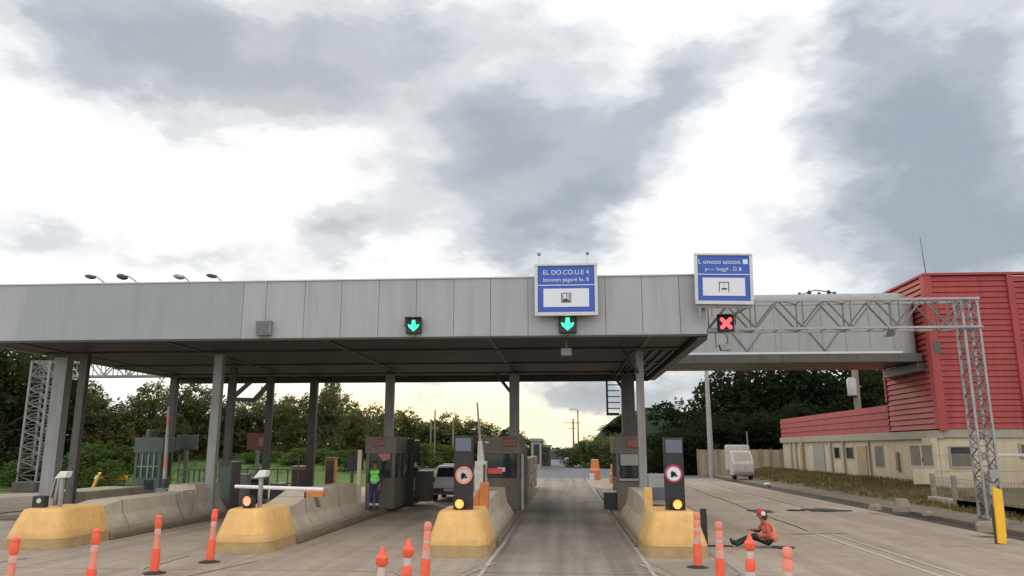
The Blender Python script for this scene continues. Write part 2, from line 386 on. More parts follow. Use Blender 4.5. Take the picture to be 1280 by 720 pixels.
M['tuftg'] = leafmat('green_grass_blades', (.06, .12, .02), (.14, .23, .06), .4)
o = tf.build('long_grass', 'tuftg'); tag(o, 'long green grass on the bank left of the toll plaza', 'grass'); o['kind'] = 'stuff'
# painted markings (paint sheets on the concrete)
def strip(name, pts, w, z=.008, m='line'):
    mb = MB()
    for i in range(len(pts)-1):
        p, q = Vector((*pts[i], z)), Vector((*pts[i+1], z)); d = (q-p).normalized(); a = Vector((-d.y, d.x, 0))*w/2
        mb.add([p-a, q-a, q+a, p+a], [(0,1,2,3)])
    return struct(mb.build(name, m))
strip('lane_line', [(-1.70,4),(-1.70,17.6),(-1.64,21)], .09, m='line')
strip('lane_line', [(-1.66,21),(-1.76,40),(-2.0,64)], .09, .009, m='lined')
strip('lane_line', [(1.66,4),(1.66,21),(1.62,40),(1.6,64)], .09)
strip('double_line', [(7.12,4),(7.12,23.6)], .15)
strip('double_line', [(7.56,4),(7.56,23.6)], .11)
for x0, s in ((2.45, 1), (-2.5, -1), (-7.7, -1), (-13, -1)):
    strip('chevron_outline', [(x0-.95*s, 17.2),(x0-.1*s, 14.0),(x0+.95*s, 15.9),(x0+.95*s, 17.9)], .09, .012, m='lined')
struct(sheet('chevron_area', [(1.75,17.4),(2.35,14.3),(3.3,16.0),(3.3,18.0)], .006, mat('pale_paving', (.25,.225,.18), .8, 0, .15, 2)))
struct(sheet('chevron_area', [(-1.75,17.4),(-2.35,14.3),(-3.3,16.0),(-3.3,18.0)], .006, 'plaza'))
struct(MB().box(-4.4,14.2,64.55,64.75,-.05,.012).build('joint_strip', 'line'))
# broken asphalt patches lying on the right lanes
def patch(cx, cy, rx, ry, seed):
    rr = random.Random(seed); n = 16; vs = []
    for k in range(n):
        t = 2*math.pi*k/n; q = rr.uniform(.65, 1.1); vs.append((cx+rx*q*math.cos(t), cy+ry*q*math.sin(t)))
    struct(MB().prism(vs, 'z', .003, .02+.02*rr.random()).build('asphalt_patch', 'tar'))
for (px, py, rx, ry, sd) in ((951,639.5,.5,.85,1),(994,638.5,.35,.25,2),(1027,638,.75,.8,3),(1054,639,.32,.3,4),(895,683,.45,.14,5),(979,685,.28,.3,6),(968,668,.1,.03,7)):
    p = G(px, py); patch(p.x, p.y, rx, ry, sd)
# cracks running back along the right lanes
def crack(pts, w, z=.01):
    rr = random.Random(5); out = []
    for i in range(len(pts)-1):
        for k in range(10):
            t = k/10; out.append((pts[i][0]*(1-t)+pts[i+1][0]*t+rr.gauss(0,.03), pts[i][1]*(1-t)+pts[i+1][1]*t))
    out.append(pts[-1]); return strip('crack', out, w, z, 'tar')
crack([G(858,608)[:2], G(945,640)[:2]], .07); crack([G(945,640)[:2], G(1010,664)[:2]], .05)
crack([G(900,608)[:2], G(1010,636)[:2]], .04); crack([G(990,668)[:2], G(1060,667)[:2]], .06); crack([G(1180,683)[:2], G(1215,683)[:2]], .03)

# ------------------------------------------------------------------ TOLL CANOPY
ZB, ZT, YF, YR, XL, XR = 5.78, 7.60, 23.3, 37.6, -19.35, 4.28
can = thing('toll_canopy', 'long grey flat canopy roof spanning the toll lanes on steel columns', 'canopy', (XL, YF, 0))
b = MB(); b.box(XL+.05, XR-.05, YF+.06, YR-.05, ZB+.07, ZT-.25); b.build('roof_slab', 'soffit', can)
b = MB(); xs_ = [XR-.02]
px_seams = [865,803+45,803,757,710,660,613,567,520,473,426,380,332]
seam = [Q(px, 390, YF).x for px in (850,803,757,710,660,613,567,520,473,426,380,332,303)]
edges = [XR]+seam
for i in range(len(edges)-1):
    b.box(edges[i+1]+.006, edges[i]-.006, YF, YF+.05, ZB, ZT)
xl2 = Q(30, 390, YF).x
b.box(XL, xl2-.004, YF, YF+.05, ZB, ZT)
b.box(XR-.05, XR, YF+.056, YR, ZB, ZT); b.box(XL, XL+.05, YF+.056, YR, ZB, ZT); b.box(XL+.056, XR-.056, YR-.05, YR, ZB, ZT)
b.build('fascia', 'fascia', can, bevel=.004)
b = MB(); b.box(xl2, seam[-1], YF-.012, YF+.045, ZB+.004, ZT-.004); b.build('fascia_panel', 'fascia2', can, 'wide seamless grey green section of the fascia')
b = MB(); b.box(XL+.05, XR-.05, YF+.052, YF+.058, ZB+.01, ZT-.01); b.build('backing', 'gutter', can)
b = MB(); b.box(XL-.03, XR+.03, YF-.04, YF+.12, ZT+.002, ZT+.04); b.box(XR-.09, XR+.03, YF+.122, YR, ZT+.002, ZT+.04); b.build('coping', 'trim', can)
b = MB(); b.box(XL-.01, XR+.02, YF-.02, YF+.1, ZB-.06, ZB-.003); b.box(XR-.28, XR+.02, YF+.102, YR, ZB-.16, ZB-.003); b.box(XL, XR-.3, YR-.3, YR, ZB-.2, ZB-.003); b.build('drip_edge', 'beam', can)
b = MB()
for y in (26.9, 31.4, 35.4): b.box(XL+.3, XR-.3, y-.09, y+.09, ZB+.0, ZB+.065)
for x in (-18.2,-13.1,-7.7,-2.4,2.65): b.box(x-.08, x+.08, YF+.2, YR-.35, ZB+.035, ZB+.066)
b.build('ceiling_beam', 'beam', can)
for (x, y) in ((2.65,26.9),(2.8,35.4),(-2.4,35.4)):
    MB().bar((x-.1, y, 4.9), (x-.75, y-.9, ZB-.03), .1).build('knee_brace', 'beam', can)
b = MB()
for i in range(5):
    b.box(XR-.5-.35*i, XR-.42-.35*i, 27.2, 36.8, ZB-.03, ZB+.066)
b.build('ceiling_rib', 'beam', can)
def column(px, py, Y, w, m, top=ZB-.05, base=.16):
    p = Q(px, py, Y); b = MB(); b.box(p.x-w/2, p.x+w/2, Y-w*.4, Y+w*.4, base, top)
    return b.build('column', m, can, bevel=.02)
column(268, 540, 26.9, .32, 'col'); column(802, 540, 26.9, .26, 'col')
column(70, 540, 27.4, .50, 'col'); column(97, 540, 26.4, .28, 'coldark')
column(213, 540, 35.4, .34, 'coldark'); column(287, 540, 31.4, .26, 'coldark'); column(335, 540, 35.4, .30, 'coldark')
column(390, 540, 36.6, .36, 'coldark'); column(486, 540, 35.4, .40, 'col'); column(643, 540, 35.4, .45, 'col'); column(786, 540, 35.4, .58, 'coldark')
b = MB(); p = Q(708, 440, 24.6); b.box(p.x-.17, p.x+.17, p.y-.14, p.y+.14, p.z-.12, p.z+.12); b.bar((p.x, p.y, p.z+.12), (p.x, p.y, ZB-.0), .05)
b2 = thing('hanging_sensor_box', 'small pale box hanging on a rod under the canopy', 'sensor box', (p.x, p.y, p.z-.12)); b.build('housing', 'galv', b2, bevel=.015)
# ladder-like vertical rack at the rear column
p = Q(757, 472, 36.2); q = Q(774, 516, 36.2)
t = thing('cable_rack', 'dark open ladder rack hanging beside the rear column', 'rack', (p.x, 36.2, q.z))
b = MB(); b.box(p.x, p.x+.09, 36.15, 36.25, q.z, p.z); b.box(p.x, q.x, 36.14, 36.26, q.z-.12, q.z); b.build('rail', 'black', t)
b = MB()
for i in range(6):
    z = q.z+.18+i*(p.z-q.z)/6; b.box(p.x+.09, q.x+.05, 36.17, 36.23, z, z+.045)
b.build('rung', 'black', t)
# roof flood lamps on goosenecks
for i, (px, py, bx, lab) in enumerate(((113,346,135,'leftmost small gooseneck lamp on the canopy roof edge'),(153,346,176,'wide headed gooseneck lamp, second from the left on the canopy roof'),(224,346,240,'short pale gooseneck lamp, third from the left on the canopy roof'),(265,345,280,'round headed gooseneck lamp, rightmost of the four on the canopy roof'))):
    h = Q(px, py, 23.6); base = Q(bx, 353, 23.6); base.z = ZT+.03
    t = thing('roof_lamp', lab, 'roof lamp', base, 'gooseneck lamps along the canopy roof edge')
    mid = (h+base)/2+Vector((-.06,0,.12))
    MB().tube([base, mid, h+Vector((.12,0,.04))], .022, 6).build('arm', 'galvd', t, smooth=True)
    MB().box(base.x-.06, base.x+.06, base.y-.06, base.y+.06, ZT+.03, ZT+.06).build('base_plate', 'galvd', t)
    r_ = (.13,.17,.15,.12)[i]
    b = MB(); n=12
    rings=[]
    for (dx, rr_) in ((-.2,.35),(-.12,.8),(0,1),(.12,.75),(.2,.3)):
        rings.append([(h.x+dx*.9, h.y+r_*rr_*math.cos(2*math.pi*k/n), h.z-dx*.15+r_*.6*rr_*math.sin(2*math.pi*k/n)) for k in range(n)])
    b.loft(rings).build('lamp_head', 'coldark' if i != 2 else 'galv', t, smooth=True)
# small grey box on the fascia
p = Q(330, 410, YF-.1); t = thing('wall_floodlight', 'square dark grey louvred box mounted low on the canopy fascia', 'lamp box', (p.x, YF, p.z-.25))
MB().box(p.x-.24, p.x+.24, YF-.22, YF-.015, p.z-.23, p.z+.23).build('housing', 'galvd', t, bevel=.01)
b = MB()
for i in range(5): b.box(p.x-.2, p.x+.2, YF-.25, YF-.222, p.z-.18+i*.08, p.z-.18+i*.08+.05)
b.build('louvre', 'panelblue', t)
# ------------------------------------------------------------------ lane signals
def signal(px, py, Y, kind, label, s=.24):
    p = Q(px, py, Y)
    t = thing('lane_signal', label, 'lane signal', (p.x, Y, p.z-s), 'lane signals')
    MB().box(p.x-s, p.x+s, Y-.14, Y, p.z-s, p.z+s).build('housing', 'black', t, bevel=.02)
    b = MB(); r0 = s*1.03
    b.box(p.x-r0, p.x+r0, Y-.3, Y-.142, p.z+s-.01, p.z+s+.012); b.box(p.x-r0-.012, p.x-r0, Y-.26, Y-.142, p.z-.2*s, p.z+s); b.box(p.x+r0, p.x+r0+.012, Y-.26, Y-.142, p.z-.2*s, p.z+s)
    b.build('visor', 'black', t)
    b = MB(); y0, y1 = Y-.155, Y-.143
    if kind == 'arrow':
        u = s*.78
        b.prism([(p.x-.28*u,p.z+.95*u),(p.x+.28*u,p.z+.95*u),(p.x+.34*u,p.z+.1*u),(p.x+.95*u,p.z+.25*u),(p.x+.8*u,p.z-.25*u),(p.x,p.z-.95*u),(p.x-.8*u,p.z-.25*u),(p.x-.95*u,p.z+.25*u),(p.x-.34*u,p.z+.1*u)], 'y', y0, y1)
        b.build('arrow', 'green_lit', t)
    else:
        u = s*.85; pts = []
        for (a, r) in ((45,1.25),(62,1.1),(90,.42),(118,1.1),(135,1.25),(152,1.1),(180,.45),(208,1.1),(225,1.25),(242,1.1),(270,.42),(298,1.1),(315,1.25),(332,1.1),(0,.45),(28,1.1)):
            pts.append((p.x+u*r*math.cos(R(a))*.9, p.z+u*r*math.sin(R(a))*.9))
        b.prism(pts, 'y', y0, y1); b.build('cross', 'red_lit', t)
    return t
signal(518, 408, YF-.03, 'arrow', 'green down arrow signal on the fascia with no blue sign above it')
signal(709.5, 406, YF-.03, 'arrow', 'green down arrow signal directly under the left blue sign', .27)
signal(906.5, 405, 25.2, 'cross', 'red cross signal fixed to the lattice gantry under the right blue sign', .27)
# ------------------------------------------------------------------ blue signs
def sign(x0, x1, z0, z1, Y, label, l1, l2, pic, tilt=0):
    t = thing('overhead_sign', label, 'sign', ((x0+x1)/2, Y, z0), 'blue lane signs above the toll lanes')
    w = .07
    b = MB(); b.box(x0, x1, Y, Y+.12, z0, z0+w*1.6); b.box(x0, x1, Y, Y+.12, z1-w, z1); b.box(x0, x0+w*1.4, Y, Y+.12, z0+w*1.6, z1-w); b.box(x1-w*1.4, x1, Y, Y+.12, z0+w*1.6, z1-w)
    b.build('frame', 'alu', t, bevel=.01)
    MB().box(x0+.04, x1-.04, Y+.04, Y+.1, z0+.04, z1-.04).build('board', 'blue', t)
    cx = (x0+x1)/2; W_ = x1-x0; H_ = z1-z0
    MB().box(x0+w*1.4, x1-w*1.4, Y+.030, Y+.038, z0+H_*.58, z0+H_*.595).build('divider', 'signwhite', t)
    text_part('lettering', l1, cx, Y+.034, z0+H_*.83, H_*.125, 'signwhite', t)
    text_part('lettering', l2, cx, Y+.034, z0+H_*.69, H_*.105, 'signwhite', t)
    pw, z3, z4 = W_*.36, z0+H_*.17, z0+H_*.52
    MB().box(cx-pw, cx+pw, Y+.028, Y+.038, z3, z4).build('white_panel', 'signwhite', t)
    b = MB(); s = .15; zc = (z3+z4)/2; y0, y1 = Y+.02, Y+.026
    f = .022
    b.box(cx-s, cx+s, y0, y1, zc+s-f, zc+s) ; b.box(cx-s, cx-s+f, y0, y1, zc-s, zc+s-f); b.box(cx+s-f, cx+s, y0, y1, zc-s, zc+s-f)
    if pic == 1:
        b.box(cx-s+f, cx+s-f, y0, y1, zc-s, zc-s+f)
        b.prism([(cx-.11,zc-.12),(cx+.10,zc-.12),(cx+.10,zc-.07),(cx+.03,zc-.05),(cx-.02,zc-.02),(cx-.06,zc-.05),(cx-.11,zc-.06)], 'y', y0, y1)
        b.box(cx+.01, cx+.03, y0, y1, zc-.03, zc+.11); b.box(cx-.11, cx-.09, y0, y1, zc-.05, zc+.08); b.box(cx+.075,cx+.10,y0,y1,zc-.05,zc+.1)
    else:
        b.box(cx-.07, cx+.08, y0, y1, zc-.085, zc-.04); b.box(cx-.002, cx+.004, y0, y1, zc-.02, zc+s-f)
    b.build('pictogram', 'black', t)
    return t
p0, p1 = Q(668,330,22.95), Q(748,394,22.95)
t = sign(p0.x, p1.x, p1.z, p0.z, 22.95, 'blue lane sign with lettering mounted on the canopy fascia front', 'EL DO.CO.U.E 4', 'boooon pagaré fo. 8', 1)
MB().box(p0.x+.2, p1.x-.2, 23.08, 23.28, p1.z+.15, p1.z+.3).box(p0.x+.2, p1.x-.2, 23.08, 23.28, p0.z-.6, p0.z-.45).build('bracket', 'galvd', t)
for dx in (.15, 1.62):
    x = p0.x+dx; b = MB(); b.tube([(x, 23.0, p0.z), (x, 22.9, p0.z+.22), (x, 22.75, p0.z+.27)], .004, 5); b.box(x-.05, x+.05, 22.7, 22.8, p0.z+.22, p0.z+.29); b.build('sign_lamp', 'galvd', t)
p0, p1 = Q(866,317,22.9), Q(943,380,22.9)
t = sign(p0.x, p1.x, p1.z, p0.z, 22.9, 'blue lane sign slightly askew beyond the right end of the canopy', 'L onooo aoooo ■', 'p---- hogyl . Ω &', 2)
b = MB(); zb = p1.z
b.box(p0.x+.06, p1.x-.06, 22.98, 23.06, zb-.09, zb-.003)
b.box(p0.x+.1, p0.x+.18, 22.98, 23.06, zb-.38, zb-.092); b.box(p0.x+.48, p0.x+.54, 22.98, 23.06, zb-.32, zb-.092)
b.box(p0.x+.1, p0.x+.6, 22.97, 23.0, zb-.42, zb-.38)
for x in (p0.x+.25, p1.x-.2):
    b.bar((x, 23.02, zb+.6), (x, 25.2, zb+.5), .07); b.bar((x, 23.02, zb-.05), (x, 25.2, zb+.05), .07)
b.build('bracket', 'galvd', t)
t.rotation_euler = (0, R(1.3), 0)
# ------------------------------------------------------------------ lattice gantries
def truss_mesh(p, q, w, h, n, r=.035, rb=.018):
    p, q = Vector(p), Vector(q); d = (q-p).normalized()
    up = Vector((0,0,1)) if abs(d.z) < .9 else Vector((0,1,0))
    a = d.cross(up).normalized()*w/2; b_ = up*h/2
    cs = [-a-b_, a-b_, a+b_, -a+b_]; m = MB(); m2 = MB()
    for c in cs: m.bar(p+c, q+c, r*2)
    for i in range(n):
        t0, t1 = i/n, (i+1)/n; P0 = p.lerp(q, t0); P1 = p.lerp(q, t1); Pm = (P0+P1)/2
        for k in range(4):
            c0, c1 = cs[k], cs[(k+1)%4]
            m2.bar(P0+c0, Pm+c1, rb*2); m2.bar(Pm+c1, P1+c0, rb*2); m2.bar(P1+c0, P1+c1, rb*1.6); m2.bar(Pm+c0, Pm+c1, rb*1.4)
    for k in range(4): m2.bar(p+cs[k], p+cs[(k+1)%4], rb*2)
    return m, m2
YG = 25.5
gt = thing('lattice_gantry', 'grey lattice gantry with one mast reaching over the right lane to the canopy', 'gantry', (13.36, YG, 0))
zt, zb_ = 7.12, 6.2
for (y, z) in ((YG-.35,zt),(YG-.35,zb_),(YG+.35,zt),(YG+.35,zb_)):
    MB().box(XR+.32, 13.27, y-.035, y+.035, z-.035, z+.035).build('beam_chord', 'galv', gt)
m2 = MB(); x = XR+.4; bay = (13.0-x)/11
for k in range(12):
    xx = x+k*bay
    for y in (YG-.35, YG+.35):
        if k%2==0: m2.bar((xx,y,zb_),(xx,y,zt),.035)
        if k<11: m2.bar((xx,y,zb_ if k%2==0 else zt),(xx+bay,y,zt if k%2==0 else zb_),.05)
    for z in (zt, zb_):
        m2.bar((xx,YG-.35,z),(xx,YG+.35,z),.03)
        if k<11 and k%2: m2.bar((xx,YG-.35,z),(xx+bay,YG+.35,z),.025)
m2.build('beam_bracing', 'galvdk', gt)
m, m2 = truss_mesh((13.0, YG, 7.15), (13.0, YG, .3), .48, .48, 11, .030, .014)
m.build('mast_leg', 'galv', gt); m2.build('mast_bracing', 'galvdk', gt)
MB().box(12.76,13.3,YG-.36,YG+.36,0,.32).build('footing', 'block', gt, bevel=.03)
MB().box(12.85,13.05,YG-.40,YG-.26,1.0,1.35).box(12.9,13.2,YG-.42,YG-.26,1.5,1.75).build('junction_box', 'galv', gt, bevel=.01)
p = Q(906, 425, 25.1)
t = thing('hanging_camera', 'curved bracket with a small grey box hanging below the red cross signal', 'camera', (p.x, 25.1, p.z-.35))
MB().tube([(p.x-.28, 25.12, p.z-.28), (p.x-.28, 25.12, p.z+.22), (p.x-.05, 25.12, p.z+.25), (p.x+.08, 25.12, p.z+.15), (p.x+.1, 25.12, p.z-.02), (p.x+.02, 25.12, p.z-.2)], .02, 6).tube([(p.x+.02,25.12,p.z+.25),(p.x+.02,25.12,6.18)], .016, 6).build('bracket', 'wood', t, smooth=True)
MB().prism([(p.x-.2,p.z-.15),(p.x+.22,p.z-.15),(p.x+.16,p.z-.34),(p.x-.14,p.z-.34)], 'y', 25.0, 25.25).build('housing', 'galv', t, bevel=.01)
p = Q(1110, 417, YG-.42)
t = thing('gantry_lamp', 'small dark floodlight under the lattice gantry beam near the red building', 'floodlight', (p.x, YG-.4, p.z))
MB().prism([(p.x-.14,p.z-.12),(p.x+.14,p.z-.08),(p.x+.2,p.z+.07),(p.x-.08,p.z+.06)], 'y', YG-.55, YG-.37).bar((p.x+.05,YG-.42,p.z+.05),(p.x+.05,YG-.38,6.2),.03).build('lamp_head', 'coldark', t)
YL = 45
gl = thing('lattice_gantry', 'far grey lattice gantry with its mast among the trees behind the left lanes', 'gantry', (-32.5, YL, 0))
m, m2 = truss_mesh((-32.4, YL, 7.1), (-12, YL, 7.1), .8, .85, 13, .05, .03); m.build('beam_chord', 'galvd', gl); m2.build('beam_bracing', 'galvd', gl)
m, m2 = truss_mesh((-31.7, YL, 7.6), (-31.7, YL, 0), 1.15, 1.15, 9, .055, .028); m.build('mast_leg', 'galvd', gl); m2.build('mast_bracing', 'galvdk', gl)
p = Q(147, 456, 44); MB().box(p.x-.3,p.x+.3,44.2,44.5,p.z-.25,p.z+.25).build('signal_box', 'black', gl)
# Y braced dark gantry props seen behind column two
t = thing('braced_prop', 'dark steel prop with slanting arms behind the second island column', 'prop', (Q(285,500,41).x, 41, 0))
x = Q(287,500,41).x; b = MB(); b.bar((x,41,0),(x,41,7.3),.22)
a1 = Q(291,497,41); a2 = Q(318,473,41); a3 = Q(343,473,41); a4 = Q(318,500,41)
b.bar(a1, a2, .2); b.bar(Vector((a1.x,41,a1.z-.1)), a4, .22); b.bar(a4, a3, .22); b.bar(a2+Vector((0,0,0)), a2+Vector((.35,0,.6)), .2); b.bar(a3, a3+Vector((.35,0,.6)), .2); b.build('steel_frame', 'black', t)

# ------------------------------------------------------------------ ISLANDS
def ring_nose(x0, x1, y0, y1, inset, z, rad, n=7):
    # D-shaped plan: rounded front, straight sides; first point at back-left, going anticlockwise from above
    pts = [(x0+inset, y1, z), (x0+inset, y0+rad+inset, z)]
    cx0, cx1 = x0+inset, x1-inset; hw = (cx1-cx0)/2; cx = (cx0+cx1)/2
    for k in range(1, 2*n):
        t = math.pi*k/(2*n); c_ = math.cos(t); s_ = math.sin(t)
        e = .42
        pts.append((cx-hw*math.copysign(abs(c_)**e, c_), y0+inset+rad-rad*s_**.75, z))
    pts += [(x1-inset, y0+rad+inset, z), (x1-inset, y1, z)]
    return pts
isl = [(-13.85,-12.25,18.6,20.7,'leftmost'),(-8.45,-6.95,18.3,20.2,'second'),(-3.27,-1.78,18.0,20.0,'third'),(1.73,3.22,18.2,20.1,'right')]
labs = ['low ochre island nose and concrete barrier nearest the left edge','ochre island nose with a horizontal white bar above its small red lamp','ochre island nose carrying a black pillar, between silver car and middle lane','ochre island nose right of the middle lane beside the seated worker']
for i, (x0, x1, y0, y1, nm) in enumerate(isl):
    t = thing('toll_island', labs[i], 'toll island', ((x0+x1)/2, y0, 0), 'toll islands with ochre noses')
    zt_ = .98 if i else .93
    b = MB(); prof = [(0, .001), (-.0, .26)]
    b.loft([ring_nose(x0, x1, y0, y1, a, z, .55) for a, z in ((0,.001),(.035,.24))]); b.build('nose_skirt', 'yellowband', t, smooth=True)
    b = MB(); b.loft([ring_nose(x0, x1, y0, y1, a, z, .55) for a, z in ((.03,.242),(.14,.60),(.235,zt_-.07),(.27,zt_-.02),(.33,zt_))]); b.build('nose', 'yellow', t, smooth=True)
    # barrier: jersey profile rising behind the nose
    hb = (.98,1.22,1.12,1.12)[i]; xc = (x0+x1)/2; hw = (x1-x0)/2
    yend = 27.0 if i else 28.0
    rings = []
    for (y, h) in ((y1+.006, .86), (y1+1.0, .98), (y1+2.2, hb), (26.1, hb), (26.11, hb+(.22 if i in (0,) else .0)), (yend, hb+(.22 if i == 0 else .0))):
        rings.append([(xc-hw+.02,y,.16),(xc-hw+.05,y,.3),(xc-hw+.26,y,.62),(xc-hw+.34,y,h),(xc+hw-.34,y,h),(xc+hw-.26,y,.62),(xc+hw-.05,y,.3),(xc+hw-.02,y,.16)])
    MB().loft(rings).build('barrier_wall', 'conc', t, bevel=.012)
    MB().box(x0-.08, x1+.08, y1+.02, 46, .001, .158).build('island_base', 'kerb', t, bevel=.03)
    if i >= 2:
        s = 1 if i == 2 else -1; xe = xc+s*(hw-.33)
        MB().bar((xe, y1+1.1, 1.0), (xe, y1+3.0, 1.14), .04).build('edge_strip', 'trim', t)
# far-left island platform
t = thing('toll_island', 'low far left island carrying the green glazed kiosk', 'toll island', (-18.6, 26, 0), 'toll islands with ochre noses')
MB().box(-19.6,-17.2,26,44,.001,.18).build('island_base', 'kerb', t, bevel=.03)
MB().box(-19.3,-17.6,27.9,32,.182,.85).build('barrier_wall', 'conc', t, bevel=.03)
# pale kerbed slabs seen between island one and the kiosk
struct(MB().box(-26.5,-20.5,27,37,0.001,.12).build('traffic_island', 'walk', bevel=.03))

# ------------------------------------------------------------------ island furniture
def ring(cx, cz, r0, r1, y0, y1, n=28):
    b = MB()
    for k in range(n):
        a0, a1 = 2*math.pi*k/n, 2*math.pi*(k+1)/n
        b.prism([(cx+r0*math.cos(a0),cz+r0*math.sin(a0)),(cx+r1*math.cos(a0),cz+r1*math.sin(a0)),(cx+r1*math.cos(a1),cz+r1*math.sin(a1)),(cx+r0*math.cos(a1),cz+r0*math.sin(a1))],'y',y0,y1)
    return b
def pillar(x0, x1, Y, z0, z1, lampx, label, sx, sz, rimcol):
    t = thing('lane_pillar', label, 'pillar', ((x0+x1)/2, Y, z0), 'black pillars with round signs')
    MB().box(x0, x1, Y, Y+.34, z0, z1).build('post', 'black', t, bevel=.015)
    MB().box(x0+.03, x1-.03, Y-.012, Y-.002, z1-.36, z1-.05).build('display', 'panelblue', t, bevel=.003)
    r_ = .205
    d = MB().disc((sx, Y-.004, sz), r_, .02, 28).build('round_sign', 'signwhite' if rimcol == 'redpl' else 'reflect', t)
    ring(sx, sz, r_*.80, r_, Y-.034, Y-.026).build('rim', rimcol, d)
    y0, y1 = Y-.032, Y-.0255
    g_ = MB()
    g_.prism([(sx-.07,sz-.09),(sx-.035,sz-.09),(sx-.035,sz+.0),(sx+.0,sz+.045),(sx+.05,sz+.03),(sx+.05,sz-.01),(sx+.10,sz-.05),(sx+.03,sz-.08),(sx+.02,sz-.04),(sx+.0,sz-.02),(sx-.03,sz+.07),(sx-.07,sz+.03)], 'y', y0, y1)
    g_.build('symbol', 'black', d)
    zl = z0+.16
    l = MB().disc((lampx, Y-.03, zl), .105, .05, 24).build('lamp', 'amber_lit', t)
    ring(lampx, zl, .106, .135, Y-.14, Y-.002, 24).build('visor', 'black', t)
    return t
Yp = 18.75
a = Q(568,545,Yp); c = Q(590,636,Yp); pillar(a.x, a.x+.44, Yp, .96, a.z, Q(575,626,Yp).x, 'black pillar with faded pink rimmed round sign on the third ochre nose', Q(580,594,Yp).x, Q(580,594,Yp).z, 'coral')
Yp = 18.95
a = Q(830,547,Yp); pillar(a.x, a.x+.44, Yp, .96, a.z, Q(846,627,Yp).x, 'black pillar with bright white round sign on the right ochre nose', Q(842,592,Yp).x, Q(842,592,Yp).z, 'redpl')
# small lamps at islands one and two
p = Q(310,626,18.9); t = thing('warning_lamp', 'small round red lamp in a black housing on the second ochre nose', 'warning lamp', (p.x,18.9,.96), 'small warning lamps on ochre noses')
MB().box(p.x-.13,p.x+.13,18.9,19.1,.96,p.z+.08).build('housing','black',t,bevel=.03); MB().disc((p.x,18.9,p.z-.0),.115,.03).build('lens','redlamp',t); ring(p.x,p.z,.116,.15,18.78,18.93).build('visor','black',t)
p = Q(48,626,19.3); t = thing('warning_lamp', 'small unlit lamp in a black box on the leftmost ochre nose', 'warning lamp', (p.x,19.3,.92), 'small warning lamps on ochre noses')
MB().box(p.x-.17,p.x+.15,19.3,19.5,.92,p.z+.12).build('housing','black',t,bevel=.02); MB().disc((p.x+.02,19.3,p.z),.06,.02).build('lens','reflect',t)
def pedestal(px, pyt, pyb, Y, label, two=False):
    p = Q(px, pyt, Y); z0 = .94
    t = thing('sensor_post', label, 'sensor post', (p.x, Y, z0), 'posts with white sensor heads')
    MB().box(p.x-.045, p.x+.045, Y-.05, Y+.05, z0, p.z-.05).build('post', 'galv', t, bevel=.01)
    MB().prism([(p.x-.17,p.z-.09),(p.x+.14,p.z-.06),(p.x+.17,p.z+.1),(p.x-.02,p.z+.1)], 'y', Y-.12, Y+.14).build('head', 'white', t, bevel=.02)
    return t
pedestal(327, 593, 632, 19.2, 'post with white wedge head behind the horizontal white bar')
pedestal(79, 594, 630, 19.8, 'post with white wedge head on the leftmost ochre nose')
for dx, w_, hh in ((-.35,.06,1.75),(-.18,.22,1.25)):
    pass
p = Q(66,628,20.0); t = thing('metal_stand', 'grey metal frame behind the lamp on the leftmost ochre nose', 'stand', (p.x,20.0,.93))
MB().box(p.x-.2,p.x+.0,19.98,20.1,.93,1.12).bar((p.x+.0,20.05,.93),(p.x+.08,20.05,1.75),.05).bar((p.x-.12,20.05,1.12),(p.x-.04,20.05,1.6),.03).build('frame','galv',t)
# barrier arms
def arm(p, q, r0, r1, label, mats, pivot=None):
    p, q = Vector(p), Vector(q)
    t = thing('barrier_gate', label, 'barrier', pivot or p)
    n = len(mats)
    for i, m in enumerate(mats):
        a_ = p.lerp(q, i/n); b_ = p.lerp(q, (i+1)/n)
        ra = r0+(r1-r0)*i/n; rb = r0+(r1-r0)*(i+1)/n
        MB().tube([a_, b_], [ra, rb], 10).build('arm_section', m, t, smooth=True)
    return t
Y = 20.3; p = Q(294,608,Y); q = Q(404,612,Y)
t = arm(q, p, .055, .045, 'horizontal white barrier bar with a brown end block over second ochre nose', ['white','white','white','white'])
e = Q(402,617,Y); MB().box(e.x-.38,e.x+.08,Y-.12,Y+.12,e.z-.09,e.z+.07).build('end_block', 'barrelo', t, bevel=.01)
MB().box(e.x-.42,e.x-.385,Y-.13,Y+.13,e.z-.1,e.z+.05).build('end_cap', 'black', t)
MB().bar((e.x-.2,Y+.1,e.z-.05),(e.x-.2,Y+.45,.9),.09).build('support', 'galvd', t)
# raised arm in front of the middle booth
Y = 24.5; base = Q(603,592,Y); top = Q(596.5,503,Y)
t = thing('barrier_gate', 'raised pale barrier arm tapering upward in front of the middle booth', 'barrier', (base.x, Y, 1.12))
MB().box(base.x-.22, base.x+.14, Y-.2, Y+.2, 1.12, base.z+.38).build('housing', 'whiteworn', t, bevel=.02)
MB().tube([(base.x-.05,Y,base.z+.38),(base.x-.08,Y,base.z+1.0)],[.12,.07],8).build('arm', 'whiteworn', t, smooth=True)
MB().tube([(base.x-.08,Y,base.z+1.0),top],[.045,.03],8).build('arm_tip', 'galvd', t, smooth=True)
MB().box(base.x+.16, base.x+.62, Y-.1, Y+.1, base.z+.0, base.z+.16).build('red_block', 'redpl', t, bevel=.01)
